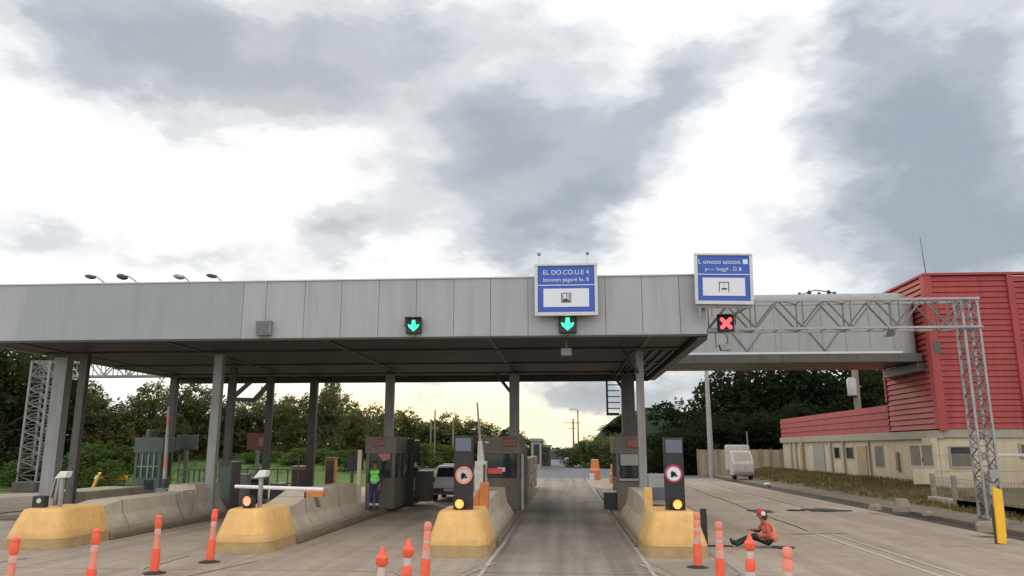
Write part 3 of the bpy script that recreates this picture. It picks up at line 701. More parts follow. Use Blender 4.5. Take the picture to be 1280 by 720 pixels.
# raised red and white arm on the left island
Y = 29; base = Q(205,612,Y); top = Q(211,508,Y)
arm((base.x,Y,base.z), top,   .085, .04, 'raised barrier arm in worn red and white beside the green kiosk', ['coldark','whiteworn','coral','whiteworn','whiteworn','whiteworn','coral','whiteworn'], (base.x,Y,.3))
MB().box(base.x-.25,base.x+.2,Y-.2,Y+.2,.16,base.z+.05).build('housing','galvd',bpy.data.objects[[o.name for o in bpy.data.objects if o.name.startswith('barrier_gate')][-1]],bevel=.02)
# orange block posts at island three
x = Q(602,620,20.1); t = thing('orange_guard_post', 'orange square post with a bracket on the third island beside the black pillar', 'guard post', (x.x,20.1,.9))
MB().box(x.x-.04,x.x+.18,20.0,20.3,.9,1.55).build('post','barrelo',t,bevel=.015); MB().prism([(x.x-.33,.92),(x.x-.045,.92),(x.x-.045,1.42),(x.x-.25,1.1),(x.x-.33,1.08)],'y',20.05,20.2).build('bracket','barrelo',t)
MB().box(x.x+.03,x.x+.09,20.12,20.18,1.55,2.0).build('stem','coldark',t)
x = Q(810,615,20.4); t = thing('yellow_guard_post', 'small ochre square post behind the right ochre nose', 'guard post', (x.x,20.4,.9))
MB().box(x.x-.1,x.x+.1,20.3,20.6,.9,1.42).build('post','yellow',t,bevel=.015)
x = Q(822,612,20.6); t = thing('control_cabinet', 'grey control cabinet beside the black pillar on the right island', 'cabinet', (x.x,20.6,.9))
MB().box(x.x-.22,x.x+.25,20.6,21.0,1.03,1.75).build('body','galv',t,bevel=.015); MB().box(x.x-.18,x.x+.21,20.585,20.598,1.1,1.42).build('door','panelblue',t)
x = Q(862,600,20.3)
p = Q(879,645,20.25); t = thing('black_side_board', 'black board standing behind the right edge of the right ochre nose', 'board', (p.x,20.3,0))
MB().box(p.x-.06,p.x+.09,20.25,20.35,0,.92).build('board','black',t,bevel=.01)
# ------------------------------------------------------------------ BOOTHS
def booth(x0, x1, y0, y1, label, wallm='boothwall', topm='boothtop', win=None, board=None, zt=2.85, zf=2.2, zb=.16, sill=1.3, glass='glass', extra=None):
    t = thing('toll_booth', label, 'toll booth', ((x0+x1)/2, y0, zb), 'toll booths on the islands')
    w = .07
    b = MB(); b.box(x0,x1,y0,y0+w,zb,sill); b.box(x0,x0+w,y0+w+.001,y1-w-.001,zb,sill); b.box(x1-w,x1,y0+w+.001,y1-w-.001,zb,sill); b.box(x0,x1,y1-w,y1,zb,sill)
    b.build('wall', wallm, t, bevel=.008)
    for (x,y) in ((x0,y0),(x1-.12,y0),(x0,y1-.12),(x1-.12,y1-.12),(x0,(y0+y1)/2),(x1-.12,(y0+y1)/2)): MB().box(x,x+.12,y,y+.12,sill+.002,zf-.002).build('window_post', wallm, t, bevel=.006)
    MB().box(x0+.122,x1-.122,y0+.05,y0+.062,sill+.01,zf-.01).build('window', glass, t)
    MB().box(x0+.05,x0+.062,y0+.13,y1-.13,sill+.01,zf-.01).build('window', glass, t)
    MB().box(x1-.062,x1-.05,y0+.13,y1-.13,sill+.01,zf-.01).build('window', glass, t)
    MB().box(x0+.122,x1-.122,y1-.062,y1-.05,sill+.01,zf-.01).build('window', glass, t)
    MB().box(x0-.05,x1+.05,y0-.05,y1+.05,zf,zt).build('roof', topm, t, bevel=.012)
    if board:
        bx, bz, bw, bh = board
        s = MB().box(bx-bw,bx+bw,y0-.1,y0-.053,bz-bh,bz+bh).build('display_board','redboard',t,bevel=.03)
        q = MB(); rr = random.Random(int(bx*10))
        for i in range(3):
            xx = bx-bw*.6+i*bw*.6
            q.add(ring(xx, bz, bh*.35, bh*.55, y0-.112, y0-.102, 10).v, ring(xx, bz, bh*.35, bh*.55, y0-.112, y0-.102, 10).f)
        q.build('glyphs','redboard2',s)
    return t
# island 3 (middle)
YB = 29.9
a, c = Q(599,600,YB), Q(650,600,YB)
t = booth(a.x, c.x, YB, YB+3.2, 'wide grey brown toll booth left of the middle lane with a brown board', board=(Q(637,553,YB).x, Q(637,553,YB).z, .24, .16))
p = Q(626,587,YB); MB().box(p.x-.14,p.x+.16,YB+.03,YB+.045,p.z-.08,p.z+.08).build('notice','signwhite',t)
p = Q(609,553,YB); MB().box(p.x-.08,p.x+.06,YB-.08,YB-.052,p.z-.03,p.z+.03).build('label_plate','signwhite',t)
p = Q(630,539,YB+.9); MB().lathe((p.x,YB+.9,2.85),[(.12,0),(.12,.22),(.05,.28)],12).build('beacon','black',t,smooth=True)
MB().box(c.x-.3,c.x+.02,YB+3.3,YB+5.3,.16,2.5).build('rear_cabin','beam',t,bevel=.02)
MB().box(c.x+.06,c.x+.16,YB-.2,YB-.06,.16,2.2).build('corner_post','boothgrey',t)
MB().box(a.x+.25,a.x+.85,YB+1.2,YB+1.6,.9,1.55).build('desk_screen','black',t,bevel=.02)
# island 2
a, c = Q(457,600,YB), Q(493,600,YB)
t = booth(a.x, c.x, YB, YB+2.0, 'dark toll booth behind the standing worker in a green vest', board=(Q(474,553,YB).x, Q(474,553,YB).z,.2,.15))
p = Q(478,570,YB); MB().prism([(p.x-.2,p.z+.12),(p.x+.32,p.z+.12),(p.x+.32,p.z-.12),(p.x+.02,p.z-.2)],'y',YB-.04,YB-.005).build('notice','redboard2',t)
q = Q(449,600,27.1); MB().box(q.x-.07,q.x+.07,27.01,27.15,.16,2.35).build('corner_post','conc',t,bevel=.02)
MB().box(c.x+.01,c.x+.35,YB+2.05,YB+3.2,.16,2.75).build('rear_cabin','glass',t,bevel=.02)
# island 4
a, c = Q(771,600,YB), Q(802,600,YB)
t = booth(a.x, c.x, YB, YB+2.8, 'narrow toll booth right of the middle lane with a pale upper panel', board=(Q(791,554,YB).x, Q(791,554,YB).z, .21,.18))
u0, u1 = Q(775,564,YB), Q(798,582,YB); MB().box(u0.x,u1.x,YB-.06,YB-.01,u1.z,min(u0.z,2.19)).build('upper_panel','boothgrey',t,bevel=.01)
u0, u1 = Q(777,584,YB), Q(797,596,YB); MB().box(u0.x,u1.x,YB-.05,YB-.01,u1.z,u0.z).build('screen','glass',t)
u0, u1 = Q(774,598,YB), Q(801,601,YB); MB().box(u0.x-.02,u1.x,YB-.12,YB-.01,u1.z,u0.z).build('sill','boothgrey',t)
# far left kiosk
Yk = 33.5; a, c = Q(166,600,Yk), Q(199,600,Yk); zf = Q(180,566,Yk).z; zk = Q(180,547,Yk).z
t = booth(a.x, c.x, Yk, Yk+1.0, 'green glazed kiosk with a small tank on its roof at far left', wallm='greenframe', topm='greenframe', zt=zk, zf=zf, zb=.18, sill=Q(180,597,Yk).z, glass='glassg')
b = MB(); 
for px in (176,184,191): q = Q(px,590,Yk); b.box(q.x-.03,q.x+.03,Yk+.0,Yk+.045,Q(180,597,Yk).z,zf)
z_ = Q(180,583,Yk).z; b.box(a.x+.12,c.x-.12,Yk+.005,Yk+.04,z_-.025,z_+.025); b.build('mullion','boothgrey',t)
q = Q(187,547,Yk+.8); MB().lathe((q.x,Yk+.8,zk),[(.16,0),(.16,.32),(.1,.38)],12).build('roof_tank','greenframe',t,smooth=True)
u0,u1 = Q(180,600,Yk),Q(191,612,Yk); MB().box(u0.x,u1.x,Yk-.02,Yk-.004,u1.z,u0.z).build('vent','black',t)
# faint far booths/boards under the canopy
for (px,py,Y,w,h,lab,pz) in ((322,552,38,.55,.4,'dull red display board on a post behind the second island column',316),(233,553,36,.5,.35,'grey board between the two left columns above the lawn',241)):
    p = Q(px,py,Y); t = thing('lane_board', lab, 'display board', (p.x,Y,0))
    MB().box(p.x-w,p.x+w,Y,Y+.2,p.z-h,p.z+h).build('board','redboard' if px==322 else 'greenframe',t,bevel=.02)
    MB().box(p.x-.08,p.x+.08,Y+.05,Y+.16,0,p.z-h-.002).build('post','galvd',t)
    if px==322: MB().box(p.x+.05,p.x+w-.08,Y-.012,Y-.002,p.z-h*.5,p.z+h*.5).build('lit_part','redboard2',t)
# traffic light beside car
Y = 33; p = Q(520,574,Y); t = thing('traffic_light', 'dark traffic light showing green behind the second island booth', 'traffic light', (p.x,Y,.16))
MB().box(p.x-.22,p.x+.22,Y,Y+.25,p.z-.28,p.z+.32).build('housing','black',t,bevel=.05)
MB().disc((p.x+.03,Y-.002,p.z+.02),.10,.04).build('lens','green_lit',t)
MB().bar((p.x+.05,Y+.1,.16),(p.x+.05,Y+.1,p.z-.28),.07).build('post','coldark',t)
p = Q(516,587,Y); MB().box(p.x-.22,p.x+.3,Y-.05,Y+.0,p.z-.1,p.z+.1).build('label_plate','reflect',t)
p = Q(521,605,34); t = thing('brown_cabinet', 'dark brown cabinet behind the green traffic light', 'cabinet', (p.x,34,.16))
MB().box(p.x-.55,p.x+.6,34,34.8,.16,p.z+.55).build('body','coldark',t,bevel=.02)
# black monitor on island 2 
Y = 30; p = Q(443,578,Y); t = thing('monitor_post', 'square black monitor on a post left of the worker in the green vest', 'monitor', (p.x-.1,Y,.16))
MB().box(p.x-.3,p.x+.3,Y,Y+.2,p.z-.32,p.z+.32).build('screen','black',t,bevel=.02); MB().bar((p.x-.1,Y+.1,.16),(p.x-.1,Y+.1,p.z-.32),.1).build('post','coldark',t)
# ------------------------------------------------------------------ DELINEATOR POSTS
def delin(hh, style):
    t = thing('delineator_post', 'x', 'delineator post', (0,0,0), 'orange delineator posts in rows before the islands')
    MB().lathe((0,0,0),[(.22,0.001),(.22,.015),(.14,.03),(.09,.05)],20).build('rubber_base','rubber',t,smooth=True)
    MB().lathe((0,0,0),[(.085,.051),(.085,.40),(.078,.47)],16).build('lower_tube','orange',t,smooth=True)
    if style == 0:
        MB().lathe((0,0,0),[(.062,.471),(.055,.62),(.052,.74)],16).build('faded_band','coral',t,smooth=True)
        MB().lathe((0,0,0),[(.060,.741),(.060,.82),(.05,.85)],16).build('band','dullpink',t,smooth=True)
        MB().lathe((0,0,0),[(.052,.851),(.066,.88),(.066,1.0),(.058,1.03),(.064,1.07),(.045,1.1),(.01,1.11)],16).build('head','orange',t,smooth=True)
    elif style == 1:
        MB().lathe((0,0,0),[(.074,.471),(.07,.56)],16).build('band','reflect',t,smooth=True)
        MB().lathe((0,0,0),[(.07,.561),(.075,.60),(.072,.73),(.06,.75)],16).build('middle_tube','orange',t,smooth=True)
        MB().lathe((0,0,0),[(.055,.751),(.053,.86)],16).build('band','reflect',t,smooth=True)
        MB().lathe((0,0,0),[(.055,.861),(.085,.9),(.085,.98),(.05,1.02),(.03,1.08),(.022,1.11),(.01,1.12)],16).build('head','orange',t,smooth=True)
    else:
        MB().lathe((0,0,0),[(.075,.471),(.07,.62)],16).build('band','dullpink',t,smooth=True)
        MB().lathe((0,0,0),[(.07,.621),(.068,.74)],16).build('faded_band','coral',t,smooth=True)
        MB().lathe((0,0,0),[(.06,.741),(.06,.80)],16).build('band','reflect',t,smooth=True)
        MB().lathe((0,0,0),[(.068,.801),(.068,.93),(.055,.95),(.07,.98),(.07,1.06),(.05,1.1),(.01,1.11)],16).build('head','coral',t,smooth=True)
    return t
D = [(-8.23,11.42,0,'orange post at the bottom left corner, cut by the frame'),(-7.79,12.73,0,'orange post standing before the leftmost ochre nose, second from left'),(-8.1,15.36,0,'tall orange post standing right of the leftmost ochre nose on open concrete'),(-7.7,16.9,0,'orange post with visible black base touching the second nose\'s left side'),
     (-2.50,10.59,1,'orange post with slim tip, nearest of the trio left of the third nose'),(-2.35,11.52,1,'orange white banded post, middle of the trio left of the third nose'),(-2.56,14.3,2,'orange post overlapping the left edge of the third ochre nose'),
     (2.66,16.85,2,'orange post standing directly in front of the right ochre nose'),(2.72,14.74,2,'orange post between the right ochre nose and the seated worker'),(2.77,12.62,1,'orange post with slim tip in front of the seated worker\'s legs'),(2.89,11.05,2,'low cut off orange post at the bottom edge right of the worker')]
protos = {}
for i, (x, y, st, lab) in enumerate(D):
    if st not in protos: o = delin(1.1, st); protos[st] = o; o.location = (x, y, 0); o['label'] = lab
    else: o = dup(protos[st], (x, y, 0), rotz=i*.7, label=lab)
for o in [o for o in C.objects if o.name.startswith('delineator_post')]:
    rr = random.Random(o.name); o.rotation_euler = (R(rr.uniform(-1.5,1.5)), R(rr.uniform(.5,3)), 0)

# ------------------------------------------------------------------ drums, box, far bits seen beside the middle lane
for (px, py, Y, lab) in ((744,596,62,'tall brown orange drum, left of the pair beyond the right booth'),(769,597,56,'bright orange drum behind the black box, right of the pair')):
    p = Q(px,py,Y); z1 = Q(px,574 if px<750 else 580,Y).z
    t = thing('barrier_drum', lab, 'drum', (p.x,Y,.0), 'orange drums beyond the right booth')
    MB().lathe((p.x,Y,0.0),[(.42,0.01),(.40,.4),(.34,z1*.6),(.30,z1-.05),(.2,z1)],16).build('body','barrelo',t,smooth=True)
    MB().lathe((p.x,Y,0.0),[(.402,z1*.45),(.366,z1*.58)],16).build('band','coral',t,smooth=True)
p = Q(763,615,30); t = thing('black_box', 'black box with a pale lid standing on the right island base', 'box', (p.x,30,.158))
MB().box(p.x-.24,p.x+.24,30,30.4,.158,.78).build('body','black',t,bevel=.01); MB().box(p.x-.28,p.x+.28,29.96,30.44,.782,.83).build('lid','reflect',t,bevel=.005)
p = Q(740,598,50); t = thing('white_marker_post', 'short white post at the far edge of the middle lane', 'post', (p.x,50,0)); MB().box(p.x-.14,p.x+.14,50,50.2,0,.85).build('post','white',t,bevel=.02)
b = MB()
t = thing('rubble_wall', 'rough pale stone wall along the left edge of the far middle lane', 'wall', (-2.6,38,0)); 
b = MB(); rr = random.Random(2)
for k in range(26):
    for z in range(4):
        y = 35.5+k*.55+(.27 if z%2 else 0); b.box(-2.2-rr.random()*.1,-1.93+rr.random()*.10,y+.01,y+.53,.16+z*.45,.16+z*.45+.43)
b.build('stones','block',t,bevel=.05)

# ------------------------------------------------------------------ SEATED PERSON
pp = G(960,684); px0, py0 = pp.x+.05, 20.35
per = thing('person', 'worker in an orange vest sitting on the concrete with legs stretched out', 'person', (px0, py0, 0))
def skinmesh(name, nodes, edges, root, parent, sub=2):
    me = bpy.data.meshes.new(name+'_source'); me.from_pydata([n[0] for n in nodes], edges, [])
    o = bpy.data.objects.new(name+'_source', me); C.objects.link(o)
    md = o.modifiers.new('skin','SKIN'); md.use_smooth_shade = True
    for i, n in enumerate(nodes):
        sv = me.skin_vertices[0].data[i]; r_ = n[1]; sv.radius = (r_, r_) if not isinstance(r_, tuple) else r_; sv.use_root = (i == root)
    s = o.modifiers.new('sub','SUBSURF'); s.levels = sub; s.render_levels = sub
    bpy.context.view_layer.update()
    m2 = bpy.data.meshes.new_from_object(o.evaluated_get(bpy.context.evaluated_depsgraph_get()))
    bpy.data.objects.remove(o); bpy.data.meshes.remove(me)
    r_ = bpy.data.objects.new(name, m2); C.objects.link(r_); r_.parent = parent
    for p_ in m2.polygons: p_.use_smooth = True
    return r_
nodes = [((0,0,.15),.15),((-.0,0,.31),.15),((-.05,0,.48),.15),((-.10,0,.60),.09),((-.135,0,.665),.055),((-.17,0,.72),.075),((-.19,0,.79),.085),((-.185,0,.86),.055),
         # near arm (camera side -Y): hanging with the forearm resting towards the knee
         ((-.08,-.19,.565),.07),((-.08,-.27,.30),.058),((-.27,-.19,.29),.045),((-.36,-.14,.33),.030),
         # far arm resting on knee
         ((-.08,.19,.565),.07),((-.20,.25,.36),.055),((-.36,.15,.40),.040),((-.43,.13,.41),.028),
         # near leg
         ((-.05,-.11,.14),.11),((-.40,-.14,.30),.078),((-.80,-.12,.09),.052),((-.85,-.12,.06),.05),((-.91,-.13,.19),.038),
         # far leg
         ((-.05,.11,.14),.11),((-.40,.14,.25),.078),((-.83,.16,.08),.052),((-.88,.16,.06),.05),((-.93,.18,.2),.038)]
ed = [(0,1),(1,2),(2,3),(3,4),(4,5),(5,6),(6,7),(2,8),(8,9),(9,10),(10,11),(2,12),(12,13),(13,14),(14,15),(0,16),(16,17),(17,18),(18,19),(19,20),(0,21),(21,22),(22,23),(23,24),(24,25)]
def fingers(idx, base, dirs):
    for k, d in enumerate(dirs):
        o_ = Vector(base)+Vector(d)*.012+Vector((0,(k-2)*.0,0)); d = Vector(d)
        i0 = len(nodes); nodes.append((tuple(Vector(base)+d*.45),.009)); nodes.append((tuple(Vector(base)+d*.8),.008)); nodes.append((tuple(Vector(base)+d*1.0+Vector((0,0,-.008))),.007))
        ed.append((idx,i0)); ed.append((i0,i0+1)); ed.append((i0+1,i0+2))
fingers(11, (-.36,-.14,.33), [(-.08,-.03,-.01),(-.09,-.01,-.015),(-.09,.012,-.015),(-.075,.034,-.01),(-.03,.05,.02)])
fingers(15, (-.43,.13,.41), [(-.08,-.03,-.03),(-.09,-.01,-.035),(-.09,.012,-.035),(-.075,.034,-.03),(-.03,-.05,.0)])
body = skinmesh('body', nodes, ed, 0, per)
me = body.data; me.materials.clear()
for m in ('skin','trousers','sleeve','black'): me.materials.append(M[m])
for p_ in me.polygons:
    c_ = p_.center
    if c_.x < -.76 and c_.z < .30: p_.material_index = 3
    elif abs(c_.y) > .20 and c_.z > .20 and c_.x > -.27: p_.material_index = 2
    elif c_.z < .21 or (c_.x < -.15 and c_.z < .385 and not (c_.y < -.16 and c_.z > .25 and c_.x > -.33)): p_.material_index = 1
    elif c_.z < .64 and c_.x > -.34: p_.material_index = 2
    else: p_.material_index = 0
# vest over the torso
vn = [((.04,0,.10),.19),((.035,0,.28),.185),((-.02,0,.44),.18),((-.065,0,.565),.14),((-.075,-.13,.56),.085),((-.075,.13,.56),.085)]
v_ = skinmesh('vest', vn, [(0,1),(1,2),(2,3),(3,4),(3,5)], 0, per); v_.data.materials.clear(); v_.data.materials.append(M['vest'])
off = Vector((px0,py0,0))
def loc(*p): return tuple(Vector(p)+off)
MB().lathe(loc(-.19,0,.82),[(.108,0),(.108,.03),(.095,.075),(.06,.105),(.01,.115)],16).build('cap','cap',per,smooth=True)
MB().prism([(px0-.285,py0-.06),(px0-.335,py0-.03),(px0-.335,py0+.03),(px0-.285,py0+.06),(px0-.2,py0+.1),(px0-.2,py0-.1)],'z',.822,.835).build('cap_peak','cap',per)
for sy in (-1,1): MB().lathe(loc(-.268,sy*.033,.785),[(.004,-.012),(.012,-.006),(.012,.006),(.004,.012)],8).build('eye','black',per)
MB().bar(loc(-.262,-.025,.72),loc(-.262,.025,.72),.012).build('mouth','redboard',per)
MB().prism([(px0-.29,.735),(px0-.255,.735),(px0-.255,.785)],'y',py0-.014,py0+.014).build('nose','skin',per)
MB().lathe(loc(-.10,-.03,.66),[(.03,0),(.07,.03),(.075,.10),(.06,.15),(.02,.17)],12).build('hair','black',per,smooth=True)
MB().lathe(loc(-.145,-.105,.755),[(.02,0),(.05,.015),(.058,.05),(.05,.09),(.02,.105)],14).build('ear_muff','white',per,smooth=True)

# ------------------------------------------------------------------ STANDING WORKER at the second booth
q = Q(468,620,29.3); wx0, wy0, wz0 = q.x, 29.3, .158
wk = thing('person', 'standing worker in bright green vest and navy trousers at the booth door', 'person', (wx0, wy0, wz0))
nodes = [((0,0,.95),.15),((0,.0,1.15),.135),((0,-.01,1.32),.15),((0,-.005,1.43),.09),((0,-.01,1.50),.055),((0,-.03,1.56),.075),((0,-.035,1.64),.088),((0,-.025,1.72),.06),
         ((-.19,0,1.39),.068),((-.25,.0,1.12),.05),((-.22,-.14,.92),.038),((-.21,-.18,.86),.028),
         ((.19,0,1.39),.068),((.24,.02,1.12),.05),((.20,-.10,.90),.038),((.19,-.14,.84),.028),
         ((-.10,0,.88),.11),((-.11,-.02,.48),.078),((-.12,.02,.10),.052),((-.12,.0,.055),.05),((-.13,-.13,.04),.04),
         ((.10,0,.88),.11),((.10,-.01,.48),.078),((.10,.03,.10),.052),((.10,.01,.055),.05),((.11,-.12,.04),.04)]
ed = [(0,1),(1,2),(2,3),(3,4),(4,5),(5,6),(6,7),(2,8),(8,9),(9,10),(10,11),(2,12),(12,13),(13,14),(14,15),(0,16),(16,17),(17,18),(18,19),(19,20),(0,21),(21,22),(22,23),(23,24),(24,25)]
for (ix, b0, sg) in ((11,(-.21,-.18,.86),1),(15,(.19,-.14,.84),-1)):
    fingers(ix, b0, [(-.03,-.01,-.085),(-.01,-.015,-.095),(.012,-.015,-.092),(.034,-.01,-.08),(.05*sg,-.03,-.03)])
body = skinmesh('body', nodes, ed, 0, wk); me = body.data; me.materials.clear()
for m in ('skin','navy','sleeve','black'): me.materials.append(M[m])
for p_ in me.polygons:
    c_ = p_.center
    p_.material_index = 3 if c_.z < .11 else 1 if (c_.z < 1.04 and abs(c_.x) < .185) else 3 if (.96 < c_.z < 1.47) else 0
vn = [((0,0,.90),.185),((0,0,1.12),.185),((0,-.01,1.30),.19),((0,-.005,1.40),.13),((-.16,0,1.37),.10),((.16,0,1.37),.10)]
v_ = skinmesh('vest', vn, [(0,1),(1,2),(2,3),(3,4),(3,5)], 0, wk); v_.data.materials.clear(); v_.data.materials.append(M['hivis'])
MB().lathe((wx0,wy0,wz0+1.06),[(.188,0),(.192,.025),(.188,.05)],18).build('chest_band','reflband',wk,smooth=True)
for sx in (-.12,.10): MB().lathe((wx0+sx,wy0+.015,wz0+.16),[(.072,0),(.074,.04),(.072,.08)],14).build('ankle_band','reflband',wk,smooth=True)
MB().lathe((wx0,wy0-.02,wz0+1.66),[(.105,0),(.105,.04),(.09,.09),(.05,.12),(.01,.125)],16).build('hair','black',wk,smooth=True)
for sx in (-1,1): MB().disc((wx0+sx*.032,wy0-.118,wz0+1.645),.010,.006,8).build('eye','black',wk)
MB().bar((wx0-.025,wy0-.108,wz0+1.575),(wx0+.025,wy0-.108,wz0+1.575),.01).build('mouth','redboard',wk)
MB().prism([(wy0-.145,wz0+1.595),(wy0-.10,wz0+1.595),(wy0-.10,wz0+1.645)],'x',wx0-.013,wx0+.013).build('nose','skin',wk)

# ------------------------------------------------------------------ CAR (seen from behind)
def car(cx, y0, label):
    t = thing('parked_car', label, 'car', (cx, y0, 0))
    hw = .92
    # side profile stations from rear (y0) to front: (y, zlow, zbelt, zroof, halfwidth low, halfwidth roof)
    def ringc(y, zl, zb, zr, w, wr):
        return [(cx-w*.93,y,zl),(cx-w,y,zl+.12),(cx-w,y,zb-.08),(cx-w*.96,y,zb),(cx-wr,y,zr-.09),(cx-wr+.1,y,zr),(cx+wr-.1,y,zr),(cx+wr,y,zr-.09),(cx+w*.96,y,zb),(cx+w,y,zb-.08),(cx+w,y,zl+.12),(cx+w*.93,y,zl)]
    st = [(y0+.02,.42,.95,1.0,.86,.80),(y0+.1,.34,1.0,1.12,.91,.78),(y0+.32,.30,1.03,1.58,.92,.68),(y0+.7,.26,1.02,1.66,.92,.68),(y0+2.3,.26,.99,1.66,.92,.68),(y0+2.9,.26,.98,1.5,.92,.69),(y0+3.4,.26,.97,1.03,.92,.78),(y0+4.3,.3,.86,.92,.88,.75),(y0+4.5,.4,.7,.76,.8,.68)]
    MB().loft([ringc(*s) for s in st]).build('body','carpaint',t,smooth=True)
    MB().add([(cx-.66,y0+.085,1.10),(cx+.66,y0+.085,1.10),(cx+.58,y0+.27,1.52),(cx-.58,y0+.27,1.52)],[(0,1,2,3)]).build('rear_window','glass',t)
    for s in (-1,1):
        MB().add([(cx+s*.88,y0+.5,1.08),(cx+s*.90,y0+3.2,1.06),(cx+s*.715,y0+2.7,1.52),(cx+s*.715,y0+.6,1.54)],[(0,1,2,3)]).build('side_window','glass',t)
        MB().box(cx+s*.80-.09,cx+s*.80+.09,y0-.01,y0+.14,.88,1.10).build('tail_light','tail',t,bevel=.02)
        MB().box(cx+s*1.0-.07,cx+s*1.0+.07,y0+2.9,y0+3.05,1.0,1.14).build('mirror','black',t,bevel=.02)
        for yy in (y0+.85,y0+3.6):
            w_ = MB().tube([(cx+s*.72,yy,.34),(cx+s*.93,yy,.34)],.34,20).build('wheel','rubber',t,smooth=True)
            MB().tube([(cx+s*.925,yy,.34),(cx+s*.94,yy,.34)],.2,16).build('rim','galv',w_,smooth=True)
    MB().box(cx-.84,cx+.84,y0-.07,y0+.1,.38,.60).build('bumper','coldark',t,bevel=.03)
    MB().box(cx-.26,cx+.26,y0-.095,y0-.072,.47,.59).build('number_plate','signwhite',t)
    MB().box(cx-.6,cx+.6,y0+.0,y0+.012,.62,.84).build('tailgate_panel','carpaint',t)
    MB().box(cx-.72,cx-.58,y0+.4,y0+.5,1.64,1.78).box(cx-.7,cx+.7,y0+.42,y0+.48,1.64,1.67).build('roof_bar','black',t)
    return t
cc = Q(563,610,36.5); car(cc.x, 36.3, 'silver sport utility car seen from behind in the lane left of the middle booth')

# ------------------------------------------------------------------ WHITE TRUCK CAB by the fence
p0, p1 = Q(914,603,60), Q(940,556,60)
t = thing('small_truck', 'small white box truck parked before the beige panel fence', 'truck', ((p0.x+p1.x)/2,60,.15))
xa, xb, zt2 = p0.x, p1.x, p1.z
MB().box(xa,xb,60.8,61.9,.75,zt2).build('cargo_box','whiteworn',t,bevel=.12)
MB().loft([[(xa+.08,y,.45),(xb-.08,y,.45),(xb-.08,y,z2),(xa+.08,y,z2)] for y,z2 in ((59.4,1.25),(59.5,1.45),(60.1,2.2),(60.78,2.25))]).build('cab','whiteworn',t,bevel=.06)
MB().add([(xa+.22,59.52,1.5),(xb-.22,59.52,1.5),(xb-.26,60.02,2.12),(xa+.26,60.02,2.12)],[(0,1,2,3)]).build('windscreen','beigeb',t)
for s in (xa+.25, xb-.25):
    w_ = MB().tube([(s-.12,60.0,.5),(s+.12,60.0,.5)],.36,16).build('wheel','rubber',t,smooth=True)
MB().tube([(xb-.1,60.9,zt2),(xb-.14,60.9,zt2+1.0)],.05,8).build('exhaust_stack','galvd',t)
MB().box(xa+.1,xb-.1,59.36,59.5,.5,.75).build('bumper','galvd',t,bevel=.03)
# ------------------------------------------------------------------ FENCES
YF2 = 72
fa, fb = Q(873,592,YF2), Q(992,592,YF2); zf2 = Q(930,562,YF2).z
t = thing('panel_fence', 'beige concrete panel fence between the street lamp and the red building', 'fence', (fa.x,YF2,0))
b = MB(); n = 9; w = (fb.x-fa.x)/n
rr = random.Random(9)
for i in range(n): b.box(fa.x+i*w+.03,fa.x+(i+1)*w-.03,YF2+rr.uniform(-.04,.04),YF2+.12,0,zf2+rr.uniform(-.03,.03))
b.build('panel','fence',t)
b = MB()
for i in range(n+1): b.box(fa.x+i*w-.08,fa.x+i*w+.08,YF2-.12,YF2-.045,0,zf2+.06)
b.build('post','wood',t)
MB().box(fa.x-2.2,fa.x-1.9,YF2-2,YF2-1.8,0,2.2).build('timber_post','wood',t)
# mesh fence right, in front of the building
t = thing('wire_fence', 'low wire mesh fence with concrete posts below the lattice mast', 'fence', (15.2,23,.1))
pts = [(15.3,17.5),(15.3,20),(15.3,22.5),(15.3,25),(15.3,27.5),(15.3,30),(15.3,32.5),(15.6,35)]
b = MB(); b2 = MB()
for i,(x,y) in enumerate(pts):
    MB().box(x-.08,x+.08,y-.08,y+.08,.1,1.35).build('post','block',t,bevel=.01)
    if i:
        p_, q_ = Vector((*pts[i-1],0)), Vector((x,y,0))
        for k in range(1,13):
            c_ = p_.lerp(q_,k/13); b.bar((c_.x,c_.y,.2),(c_.x,c_.y,1.25),.012)
        for z in (.25,.45,.65,.85,1.05,1.22): b.bar((p_.x,p_.y,z),(q_.x,q_.y,z),.012)
        b2.box(min(p_.x,q_.x)+.08-.1,max(p_.x,q_.x)-.02,p_.y+.1,q_.y-.1,.1,.42)
b.build('wire_mesh','galvd',t); b2.build('plinth','conc',t,bevel=.01)
# pale concrete blocks and rubble by the kerb
rr = random.Random(4)
for (px,py,s,lab) in ((1095,638,.28,'grey broken concrete lump on the kerb, left of the leaning block'),(1128,640,.36,'upright pale concrete block at the corner of the grass bank'),(1160,645,.2,'small dark concrete lump right of the pale block'),(1236,665,.36,'heap like concrete lump beside the yellow marker')):
    p = G(px,py,.13); b = MB(); n = 8
    rings = []
    for (z,f_) in ((0,1),(s*.5,.95),(s*(1.3 if px==1128 else .8),.7)):
        rings.append([(p.x+s*f_*rr.uniform(.75,1.05)*math.cos(2*math.pi*k/n+.4),p.y+s*.7*f_*rr.uniform(.75,1.05)*math.sin(2*math.pi*k/n+.4),.13+z) for k in range(n)])
    b.loft(rings); tag(b.build('concrete_block','block',None,bevel=.02),lab,'concrete block','broken concrete pieces beside the right kerb')
p = G(959,607,.13); tag(MB().box(p.x-.15,p.x+.18,p.y-.2,p.y+.2,.13,.30).build('white_bag','white',None,bevel=.08),'small white bag lying on the pavement beside the kerb','bag')
